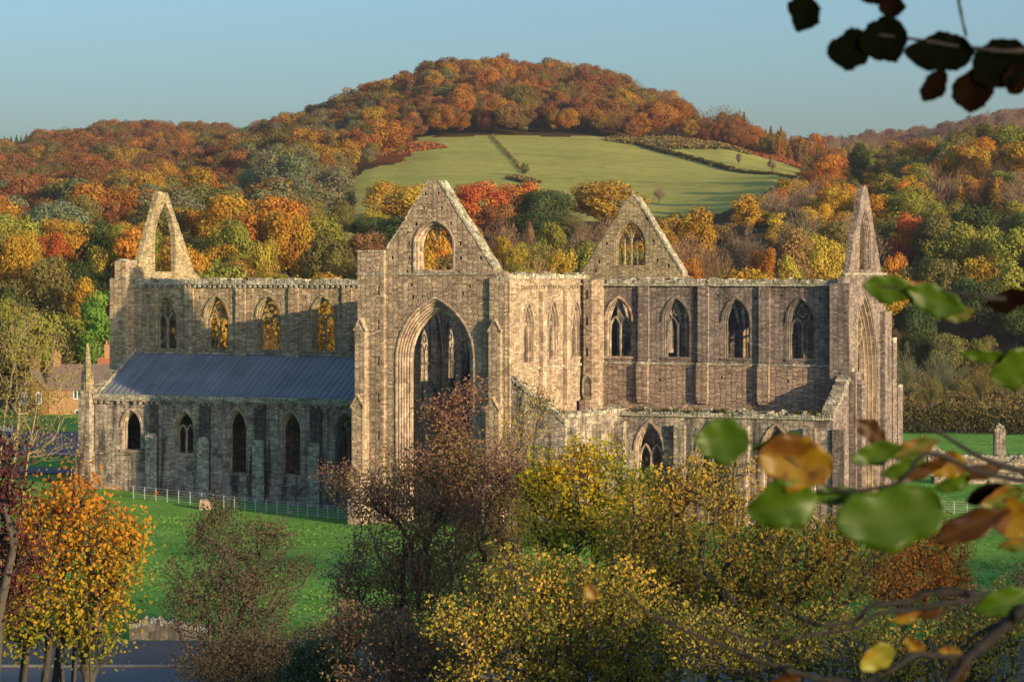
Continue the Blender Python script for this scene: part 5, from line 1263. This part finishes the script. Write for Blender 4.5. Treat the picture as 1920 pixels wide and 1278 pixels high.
shrub('maple_tree', 'many stemmed orange and yellow maple in the lower left corner above the road', 'tree', 85, 46,
      [(150,985,95,70),(60,1010,85,85),(205,1055,65,85),(90,1120,110,85),(180,1160,70,70),(140,925,55,40),(240,1010,30,50),(30,1160,60,60)], 1600, 6, .078, LM_ORANGE, 8, M_BARK, 1, .18, vmode='height', stem_w=90, thick=.0055)
shrub('dogwood_bush', 'dark purple leaved bush at the left edge above the orange maple', 'bush', -110, 40, [(5,850,45,55),(22,930,45,60),(0,1000,35,80),(60,1035,35,40),(20,1100,40,60)], 260, 8, .075, LM_PURPLE, 3, M_BARKD, 2, .12)
shrub('bare_willow', 'leafless tree with pale arching golden twigs at the left edge in front of the cottage', 'tree', -70, 120, [(30,640,110,90),(40,760,120,60),(60,830,110,40),(90,700,75,70),(-60,720,90,120)], 2200, 2, .11, LM_PALE, 5, M_BARKL, 3, .3, thick=.0036, droop=-.22)
shrub('hawthorn_tree', 'dark almost leafless hawthorn standing on the green lawn left of centre', 'tree', 430, 92,
      [(440,1005,85,40),(400,1080,105,60),(485,1090,85,70),(440,1180,125,55),(420,1245,110,40),(530,1235,80,45),(375,985,35,30),(520,1000,45,30),(470,1250,115,45),(350,1130,45,35),(560,1060,35,25),(410,955,40,25)], 2600, 8, .085, LM_HAW, 6, M_BARKD, 4, .17, thick=.0045)
shrub('dogwood_tree', 'large purplish brown tree in the middle foreground in front of the great arch', 'tree', 845, 62,
      [(850,815,45,35),(800,865,100,42),(900,865,120,50),(700,930,70,40),(640,890,40,30),(980,905,60,40),(765,925,85,45),(930,925,105,55),(840,980,160,65),(745,1050,115,65),(700,1140,100,65),(860,1080,150,60),(780,1180,110,60),(940,1010,90,60),(650,1090,40,35),(880,740,40,30),(820,770,40,30)], 2600, 15, .066, LM_DOG, 6, M_BARKD, 5, .13, thick=.004)
shrub('sapling', 'grey leafless sapling in front of the sloping chapel wall', 'tree', 985, 72, [(985,800,60,70),(1010,750,25,40),(950,830,35,35)], 420, 3, .055, LM_OLI, 4, M_BARK, 7, .12, thick=.003)
shrub('maple_tree', 'bright yellow maple in the centre foreground right of the purplish tree', 'tree', 1110, 57,
      [(1110,855,65,38),(1065,920,85,55),(1175,925,85,60),(1010,895,55,50),(1130,990,110,60),(1030,985,70,50)], 800, 11, .085, LM_YEL, 4, M_BARK, 8, .11)
shrub('hazel_bush', 'tall olive and orange leaved bush in front of the presbytery aisle', 'bush', 1330, 52,
      [(1250,930,75,65),(1335,905,85,60),(1425,980,100,75),(1300,1040,140,85),(1505,1040,115,65),(1600,1005,80,55),(1460,1120,140,65),(1210,1030,90,75),(1560,1090,90,50)], 1700, 9, .075, LM_OLI, 8, M_BARKD, 9, .11, stem_w=160)
shrub('field_maple_bush', 'dark green bush with scattered yellow leaves in the bottom centre', 'bush', 1030, 48,
      [(1000,1090,120,70),(1120,1110,120,70),(900,1160,130,65),(1040,1190,150,70),(1200,1170,120,75),(1000,1255,200,45),(1180,1255,130,45)], 1500, 11, .072, LM_MIX, 8, M_BARKD, 10, .11, stem_w=140)
shrub('bramble_bush', 'dark brownish bush at the bottom left of centre below the purplish tree', 'bush', 740, 50, [(720,1195,100,55),(820,1225,110,55),(650,1170,55,50),(760,1260,140,35)], 700, 10, .06, LM_DOG, 6, M_BARKD, 11, .14, stem_w=90)
shrub('bramble_bush', 'low brown bramble along the roadside under the dark hawthorn', 'bush', 470, 78, [(415,1250,95,32),(540,1250,95,35),(480,1212,80,28),(600,1200,60,35)], 700, 11, .075, LM_HAW, 6, M_BARKD, 17, .14, stem_w=110)
shrub('holly_bush', 'dense dark evergreen bush at the bottom edge beside the dark hawthorn', 'bush', 600, 56, [(600,1235,60,45),(570,1265,60,30),(640,1260,50,30)], 300, 26, .06, LM_GRN, 4, M_BARKD, 12, .10)
shrub('beech_hedge', 'bright orange beech bush at right below the big green leaves', 'bush', 1730, 80, [(1700,1035,65,50),(1775,1045,60,50),(1650,1080,65,45),(1790,1095,45,30),(1720,1100,80,40),(1760,990,40,25)], 700, 15, .075, LM_BEE, 6, M_BARK, 13, .14, stem_w=120)
shrub('bramble_bush', 'muted olive brown thicket filling the lower right corner', 'bush', 1640, 45,
      [(1400,1225,140,55),(1560,1190,130,60),(1700,1210,120,60),(1830,1190,90,70),(1900,1150,50,70),(1330,1190,90,60),(1640,1250,220,35),(1860,1250,90,40)], 1500, 9, .06, LM_MIX, 10, M_BARKD, 14, .11, stem_w=260)
shrub('bramble_bush', 'thin brown scrub along the right edge above the thicket', 'bush', 1880, 62, [(1860,1130,70,35),(1800,1140,60,30),(1915,1090,30,40)], 260, 8, .06, LM_HAW, 4, M_BARKD, 15, .14)
shrub('maple_bush', 'mixed yellow and green bush between the yellow maple and the olive bush', 'bush', 1240, 54, [(1220,1090,110,65),(1330,1130,110,60),(1180,1010,60,60),(1400,1080,70,50)], 800, 10, .08, LM_YEL, 5, M_BARKD, 16, .15, stem_w=90)
# tall hedge and brown scrub along the far side of the right meadow
def hedge(name, label, cat, p0, p1, hh, ww, n, mat, seed, s=.3):
    rg = np.random.default_rng(seed); f = rg.uniform(0, 1, n); x = p0[0]+(p1[0]-p0[0])*f; y = p0[1]+(p1[1]-p0[1])*f
    d = np.array([p1[0]-p0[0], p1[1]-p0[1]]); d /= np.linalg.norm(d); off = rg.uniform(-1, 1, n)*ww/2; x = x-d[1]*off; y = y+d[0]*off
    L_ = np.hypot(p1[0]-p0[0], p1[1]-p0[1]); hv = hh*(.88+.1*np.sin(f*L_*.5+seed)+.06*np.sin(f*L_*1.7)); g = rg.uniform(0, 1, n)**.55
    z = H(x, y)+hv*g*np.sqrt(np.clip(1-(off/(ww/2))**4, 0, 1)); C = np.stack([x, y, z], 1)
    a = rg.normal(size=(n, 3)); a /= np.linalg.norm(a, axis=1)[:, None]; b = np.cross(a, rg.normal(size=(n, 3))); b /= np.linalg.norm(b, axis=1)[:, None]
    sz = s*rg.uniform(.5, 1.2, (n, 1)); V = np.stack([C-a*sz, C-b*sz*.7, C+a*sz, C+b*sz*.7], 1).reshape(-1, 3); b0 = np.array([p0[0], p0[1], float(H(p0[0], p0[1]))])
    me = np_mesh(name, V-b0, np.arange(4*n).reshape(n, 4), [mat], {'v': ('FACE', np.clip(.5*rg.uniform(0, 1, n)+.5*g, 0, 1))}); o = bpy.data.objects.new(name, me); COL.objects.link(o); o.location = b0
    return tag(o, label, cat)
LM_HEDGE = leaf_mat('hedge_leaf', [(0, (0.050,0.045,0.020)), (.5, (0.100,0.090,0.035)), (.8, (0.150,0.130,0.045)), (1, (0.220,0.150,0.050))], .3)
LM_SCRUB = leaf_mat('field_hedge_leaf', [(0, (.11,.10,.04)), (.4, (.17,.15,.055)), (.75, (.22,.16,.06)), (1, (.28,.17,.06))], .3)
hedge('hedge', 'tall clipped dark hedge across the meadow right of the abbey', 'hedge', WXY(1600, 352), WXY(2150, 348), 4.4, 3.0, 15000, LM_HEDGE, 1, .2)
hedge('meadow_scrub', 'rough russet grass and scrub behind the tall clipped hedge', 'scrub', WXY(1630, 425), WXY(2150, 425), 1.4, 70, 26000, LM_SCRUB, 2, .3)
hedge('field_boundary', 'straight scrubby boundary line dropping through the pasture to the lone bush', 'hedge', WXY(922, 1040), WXY(985, 868), .9, 1.3, 1400, LM_SCRUB, 3, .35)
hedge('hedge', 'diagonal dark hedge descending across the right of the pasture', 'hedge', WXY(1150, 1050), WXY(1375, 895), 1.7, 2.0, 4000, LM_HEDGE, 4, .45)
hedge('hedge', 'thin hedge line along the lower right rim of the pasture', 'hedge', WXY(1370, 895), WXY(1500, 850), 1.2, 1.8, 1500, LM_SCRUB, 5, .4)
hedge('bracken', 'russet bracken bank at the upper left corner of the pasture', 'bracken', WXY(640, 985), WXY(800, 1000), 1.6, 40, 6000, leaf_mat('bracken_leaf', [(0, (.16,.06,.025)), (.6, (.30,.10,.035)), (1, (.34,.17,.06))], .2), 6, .8)
hedge('bracken', 'russet bracken strip at the far right of the pasture under the larches', 'bracken', WXY(1420, 1075), WXY(1535, 1010), 1.4, 22, 4000, leaf_mat('bracken_leaf_red', [(0, (.2,.06,.025)), (.6, (.33,.10,.035)), (1, (.36,.15,.05))], .2), 7, .7)
hedge('scrub', 'brownish scrub on the pasture top between hedge and hill wood', 'scrub', WXY(1210, 1040), WXY(1340, 1010), 2.2, 46, 5000, LM_SCRUB, 8, .8)
hedge('scrub', 'leggy scrub in the hollow under the little bush in the pasture', 'scrub', WXY(962, 852), WXY(1000, 826), 1.4, 6, 700, LM_SCRUB, 9, .5)
# tufted grass on the lawn
def grass():
    rg = np.random.default_rng(3); n = 90000
    F = 128+(330-128)*rg.uniform(0, 1, n)**1.25; px = rg.uniform(-60, 2000, n); x = CAM[0]+F*(FWD[0]+(px-960)/FPX*RT[0]); y = CAM[1]+F*(FWD[1]+(px-960)/FPX*RT[1])
    ok = ~((x > -42.5) & (x < 32) & (y > -2.5) & (y < 46)) & ~((F < 149)) & ~((px < 215) & (F > 256)); clump = np.sin(x*.31+2*np.sin(y*.17))*np.sin(y*.37+1.5*np.sin(x*.23)); ok &= (rg.uniform(-1, 1, n) < clump+.35); x, y = x[ok], y[ok]; n = len(x); cl = clump[ok]
    z = H(x, y); hgt = rg.uniform(.03, .075, n)*(1.0+1.0*np.clip(cl, 0, 1)); a = rg.uniform(0, 6.28, n); w = rg.uniform(.05, .2, n); lean = rg.normal(size=(n, 2))*.12
    C = np.stack([x, y, z-.03], 1); s = np.stack([np.cos(a)*w, np.sin(a)*w, 0*a], 1); t_ = np.stack([lean[:, 0], lean[:, 1], hgt+.03], 1)
    V = np.stack([C-s, C+s, C+t_+s*.3, C+t_-s*.3], 1).reshape(-1, 3)
    me = np_mesh('grass', V, np.arange(4*n).reshape(n, 4), [leaf_mat('grass_blade', [(0, (.07,.15,.035)), (.5, (.16,.31,.065)), (.85, (.19,.35,.075)), (1, (.21,.35,.085))], .3)], {'v': ('FACE', np.clip(.5+.3*cl+rg.normal(size=n)*.2, 0, 1))})
    o = bpy.data.objects.new('grass', me); COL.objects.link(o); tag(o, 'tufted green grass on the lawn in front of the abbey', 'grass', kind='stuff')
grass()
# ------------------------------------------------------------------ the beech whose branches hang into the picture at the right
def leaf_paint(name, base, vein, spots=None, amt=.0):
    m, t, out = new_mat(name); tc = N(t, 'ShaderNodeTexCoord').outputs['Object']
    n = noise(t, tc, 38, 5, .65); n2 = noise(t, tc, 11, 4, .6)
    c = ramp(t, n2, [(.3, tuple(x*.75 for x in base)), (.7, tuple(min(1, x*1.25) for x in base))])
    if spots: c = mixc(t, ss(t, mathn(t, 'ADD', mathn(t, 'MULTIPLY', n, .5), mathn(t, 'MULTIPLY', n2, .6)), .62-amt*.3, .72-amt*.3), c, spots)
    vn = N(t, 'ShaderNodeAttribute', attribute_type='GEOMETRY', attribute_name='v').outputs['Fac']
    c = mixc(t, mathn(t, 'MULTIPLY', vn, .5), c, vein)
    d = N(t, 'ShaderNodeBsdfDiffuse'); L(t, c, d.inputs[0]); tr = N(t, 'ShaderNodeBsdfTranslucent'); L(t, c, tr.inputs[0])
    mx = N(t, 'ShaderNodeMixShader'); mx.inputs[0].default_value = .45; L(t, d.outputs[0], mx.inputs[1]); L(t, tr.outputs[0], mx.inputs[2])
    g = N(t, 'ShaderNodeBsdfGlossy'); g.inputs['Roughness'].default_value = .38; m2 = N(t, 'ShaderNodeMixShader'); m2.inputs[0].default_value = .0 if 'dark' in name else .015
    L(t, mx.outputs[0], m2.inputs[1]); L(t, g.outputs[0], m2.inputs[2]); L(t, m2.outputs[0], out.inputs[0]); return m
M_BBARK = plain_mat('beech_twig_bark', (.006,.005,.004), (.016,.013,.010), 30, .8, .4)
PL = {'g': leaf_paint('green_beech_leaf', (.062,.125,.006), (.085,.155,.014)), 'd': leaf_paint('dark_silhouette_leaf', (.004,.0055,.0025), (.005,.0065,.003)), 'y': leaf_paint('yellow_brown_leaf', (.32,.195,.010), (.28,.16,.014), (.15,.06,.01), .4),  # the dark one paints silhouette against the sky into the leaf colour
      'b': leaf_paint('brown_leaf', (.08,.034,.005), (.095,.04,.006), (.05,.02,.006), .3), 'db': leaf_paint('dark_brown_leaf', (.010,.0055,.003), (.012,.007,.004), (.012,.008,.004), .2), 'm': leaf_paint('green_brown_leaf', (.09,.11,.012), (.2,.2,.04), (.26,.12,.02), .35), 'yg': leaf_paint('yellow_green_leaf', (.32,.30,.04), (.35,.33,.06), (.35,.22,.03), .2)}  # dark brown also paints the silhouette of some top leaves
DB = 2.9
tx, ty = WXY(2900, 3.4); tz = float(H(tx, ty))
beech = empty('beech_tree', (tx, ty, tz), 'beech whose dark twigs and blurred green and brown leaves reach in from the right edge', 'tree')
mb = MB(); mb.tube([(tx, ty, tz-.3), (tx+.03, ty, tz+.8), (tx-.02, ty+.02, HC), (tx+.05, ty, HC+2.5), (tx-.1, ty+.1, HC+5)], [.22, .16, .14, .11, .06], 14); mb.build('trunk', M_BARK, beech, True)
def branch(pts, r0, r1):
    P = [WP(*p) for p in pts]; S = []
    for i in range(len(P)-1):                                   # smooth the twig
        p0, p1, p2, p3 = P[max(i-1, 0)], P[i], P[i+1], P[min(i+2, len(P)-1)]
        for k in range(5):
            u = k/5; S.append(.5*((2*p1)+(-p0+p2)*u+(2*p0-5*p1+4*p2-p3)*u*u+(-p0+3*p1-3*p2+p3)*u**3))
    S.append(P[-1]); n = len(S); mb = MB(); rr = random.Random(n)
    mb.tube(S, [1.2*(r0+(r1-r0)*i/(n-1))*(1+rr.uniform(-.18, .22)) for i in range(n)], 7); return mb.build('branch', M_BBARK, beech, True)
brA = branch([(2880,1180,3.4),(2400,1200,3.2),(2050,1160,3.1),(1851,1121,3.0),(1798,1110,3.0),(1733,1112,3.0),(1705,1127,3.0),(1636,1135,2.98),(1608,1159,2.97),(1555,1172,2.95),(1500,1160,2.9),(1442,1125,2.9)], .006, .0012)
brB = branch([(1900,1128,3.0),(1851,1121,2.99),(1780,1130,2.97),(1717,1141,2.97),(1644,1151,2.96),(1604,1177,2.95),(1527,1188,2.94),(1466,1202,2.92),(1393,1194,2.9),(1312,1157,2.9)], .0035, .001)
brC = branch([(1900,1310,2.8),(1700,1290,2.8),(1560,1276,2.8),(1498,1262,2.8),(1434,1242,2.8),(1373,1218,2.8),(1284,1181,2.8),(1211,1145,2.8),(1172,1105,2.8)], .0045, .0009)
brD = branch([(2880,900,3.4),(2400,1000,3.0),(2100,1060,2.8),(1930,1138,2.7),(1896,1161,2.7),(1851,1202,2.7),(1815,1232,2.7),(1798,1256,2.7),(1765,1300,2.7)], .0075, .0035)
brE = branch([(1818,1230,2.7),(1750,1228,2.7),(1717,1226,2.68),(1673,1254,2.66),(1634,1272,2.66),(1570,1300,2.66)], .003, .0016)
brF = branch([(2880,820,3.4),(2300,900,3.1),(1990,892,3.0),(1920,884,3.0),(1847,861,2.98),(1798,833,2.96),(1750,805,2.95),(1700,790,2.95)], .005, .0010)
brG = branch([(2300,905,3.1),(1980,905,2.8),(1840,885,2.7),(1740,850,2.6),(1680,905,2.6),(1560,915,2.6),(1450,840,2.6),(1400,830,2.6)], .003, .0008)
brH = branch([(2880,420,3.4),(2300,520,3.0),(2000,545,2.8),(1880,560,2.7),(1760,545,2.7),(1640,535,2.7)], .004, .0009)
brI = branch([(2880,-150,3.4),(2400,-60,3.0),(2050,60,2.9),(1920,95,2.8),(1820,90,2.8),(1700,72,2.8),(1600,60,2.8)], .0045, .0010)
brJ = branch([(2050,60,2.9),(1850,-60,2.8),(1800,-20,2.8),(1803,30,2.8),(1812,68,2.8)], .0022, .0011)
brK = branch([(2400,-60,3.0),(1800,-80,2.8),(1660,-20,2.8),(1530,-20,2.8)], .003, .0010)
brL = branch([(1896,1161,2.7),(1830,1190,2.72),(1770,1260,2.74),(1740,1300,2.75)], .0018, .001)
brM = branch([(1930,640,2.8),(1990,660,2.85),(2300,620,3.0)], .001, .002)
LSH = [(0,0),(.06,.10),(.16,.27),(.30,.42),(.46,.49),(.62,.46),(.76,.37),(.88,.22),(.96,.08),(1,0)]
def leaf(px, py, w, h, col, br, ang=0, D=DB, tilt=.35, seed=0, roundness=.5):
    """w x h in pixels at distance D; ang = direction of the leaf axis (stalk to tip) in the picture, degrees"""
    rr = random.Random(seed+int(px*3+py)); Lm = w/FPX*D; Wm = h/FPX*D; NU, NV = 26, 8; V = []; F = []; vv = []
    curl = rr.uniform(-.25, .35); fold = rr.uniform(.05, .28); wave = rr.uniform(0, 6)
    for i in range(NU+1):
        u = i/NU; hw = float(np.interp(u, [a for a, b in LSH], [b for a, b in LSH])); hw = hw*(1-roundness*.0)+0; hw *= 1+.05*math.sin(u*38+wave)
        if roundness > .6: hw = .5*max(0, math.sin(math.pi*u**.82))**.55
        hw *= 1+.035*math.sin(u*44+wave)
        for j in range(NV+1):
            s = (j/NV-.5)*2; irr = 1+.11*math.sin(u*7.3+wave*(1 if s > 0 else 2.3))+.07*math.sin(u*15+wave*1.7+(0 if s > 0 else 2)); x = (u-.5)*Lm+.05*Lm*abs(s)*math.sin(5*u+wave); y = s*hw*Wm*irr; z = curl*Lm*(u-.5)**2*1.6+fold*abs(s)*hw*Wm+.02*Lm*math.sin(u*17+s*2+wave)*abs(s)
            V.append((x, y, z)); 
    for i in range(NU):
        for j in range(NV):
            a = i*(NV+1)+j; F.append((a, a+NV+1, a+NV+2, a+1)); c = abs(j+.5-NV/2) < 1; vv.append(.8 if c else (.35 if (i*2+abs(int(j-NV/2))) % 4 == 0 else 0))
    me = bpy.data.meshes.new('leaf'); me.from_pydata(V, [], F); me.polygons.foreach_set('use_smooth', [True]*len(F))
    at = me.attributes.new('v', 'FLOAT', 'FACE'); at.data.foreach_set('value', vv); me.materials.append(PL[col])
    o = bpy.data.objects.new('leaf', me); COL.objects.link(o); sd_ = o.modifiers.new('thickness', 'SOLIDIFY'); sd_.thickness = .0005
    p = WP(px, py, D); o.parent = br; o.location = p-Vector((tx, ty, tz))
    a = R(ang); ax = Vector((RT[0]*math.cos(a), RT[1]*math.cos(a), math.sin(a))); nrm = Vector((-FWD[0], -FWD[1], 0))+Vector((0, 0, 1))*rr.uniform(-tilt, tilt)+Vector((RT[0], RT[1], 0))*rr.uniform(-tilt, tilt)
    nrm = (nrm-ax*nrm.dot(ax)).normalized(); by = nrm.cross(ax)
    from mathutils import Matrix
    o.rotation_euler = Matrix((ax, by, nrm)).transposed().to_euler()
    mbs = MB(); st = Vector(p)-ax*Lm*.5; mbs.tube([st+ax*Lm*.02, st-ax*Lm*.16+Vector((0, 0, .004))], .0007, 5); mbs.v = [tuple(Vector(v)-Vector((tx, ty, tz))) for v in mbs.v]
    return o
for a in [(1350,826,100,80,'g',brG,180,2.6,.2,1,.9),(1455,828,95,26,'g',brG,20,2.6,.5,2),(1487,864,135,98,'y',brG,170,2.6,.2,3,.9),(1470,946,140,96,'g',brG,190,2.6,.2,4,.9),(1565,928,110,36,'g',brG,5,2.62,.5,5),
          (1668,968,195,120,'g',brG,188,2.6,.2,6,.9),(1634,808,76,44,'b',brF,145,2.95,.3,7),(1640,850,105,44,'g',brF,195,2.93,.4,8),(1712,842,105,40,'m',brF,200,2.93,.5,9),(1775,872,78,54,'y',brF,190,2.93,.3,10,.9),(1692,878,90,42,'g',brF,200,2.9,.5,11),
          (1735,880,100,26,'b',brF,205,2.9,.6,12),(1822,984,160,52,'b',brG,205,2.7,.4,13),(1900,972,70,78,'y',brG,250,2.7,.3,14,.9),(1880,930,90,40,'m',brG,200,2.7,.5,15),(1850,925,90,38,'db',brG,200,2.72,.4,16),(1838,885,80,34,'b',brF,190,2.95,.4,17),(1790,905,90,36,'g',brF,200,2.95,.4,18),
          (1668,541,98,56,'g',brH,172,2.7,.3,19),(1752,562,125,62,'g',brH,160,2.7,.3,20),(1720,545,80,40,'m',brH,170,2.72,.4,21),(1890,562,85,46,'db',brH,190,2.7,.3,22),(1800,590,60,30,'m',brH,200,2.7,.4,23),(1850,667,115,28,'g',brM,175,2.8,.5,24),(1902,692,90,78,'g',brM,200,2.8,.3,25,.9),
          (1882,1127,115,48,'g',brD,200,2.7,.4,26),(1640,1232,74,52,'yg',brE,215,2.66,.3,27,.9),(1716,1210,46,28,'y',brE,140,2.7,.4,28),(1782,1222,50,26,'y',brE,170,2.7,.4,29),(1700,1155,60,26,'y',brA,200,2.97,.5,30),(1745,1150,60,24,'b',brA,190,2.97,.5,31),(1478,1272,70,24,'b',brC,190,2.8,.5,32),(1908,1020,70,26,'m',brG,190,2.7,.5,33),(1108,1110,34,26,'y',brC,120,2.8,.3,34),(1800,1262,60,24,'b',brD,230,2.7,.5,35),
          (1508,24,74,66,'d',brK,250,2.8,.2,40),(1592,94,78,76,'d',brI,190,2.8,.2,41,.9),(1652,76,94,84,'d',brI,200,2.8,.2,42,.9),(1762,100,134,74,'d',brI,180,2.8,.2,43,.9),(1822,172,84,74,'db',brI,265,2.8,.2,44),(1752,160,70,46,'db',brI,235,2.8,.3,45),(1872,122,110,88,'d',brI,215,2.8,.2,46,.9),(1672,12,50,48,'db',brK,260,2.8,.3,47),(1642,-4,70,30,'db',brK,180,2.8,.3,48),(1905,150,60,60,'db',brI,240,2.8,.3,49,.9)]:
    leaf(*a)
HAZE = 0.00007
# ------------------------------------------------------------------ evening haze in the valley
mh = bpy.data.materials.new('haze'); mh.use_nodes = True; t = mh.node_tree; t.nodes.clear(); out = t.nodes.new('ShaderNodeOutputMaterial')
pv = N(t, 'ShaderNodeVolumePrincipled'); pv.inputs['Color'].default_value = (.80, .85, .92, 1); pv.inputs['Density'].default_value = HAZE; pv.inputs['Anisotropy'].default_value = .25
L(t, pv.outputs[0], out.inputs['Volume'])
mb = MB(); x, y = CAM+FWD*1800; mb.box(-3300, 3300, -700, 4200, -12, 215); hz_ = mb.build('haze', mh); 
hz_.rotation_euler = (0, 0, TH); hz_.location = (CAM[0], CAM[1], 0); tag(hz_, kind='stuff')
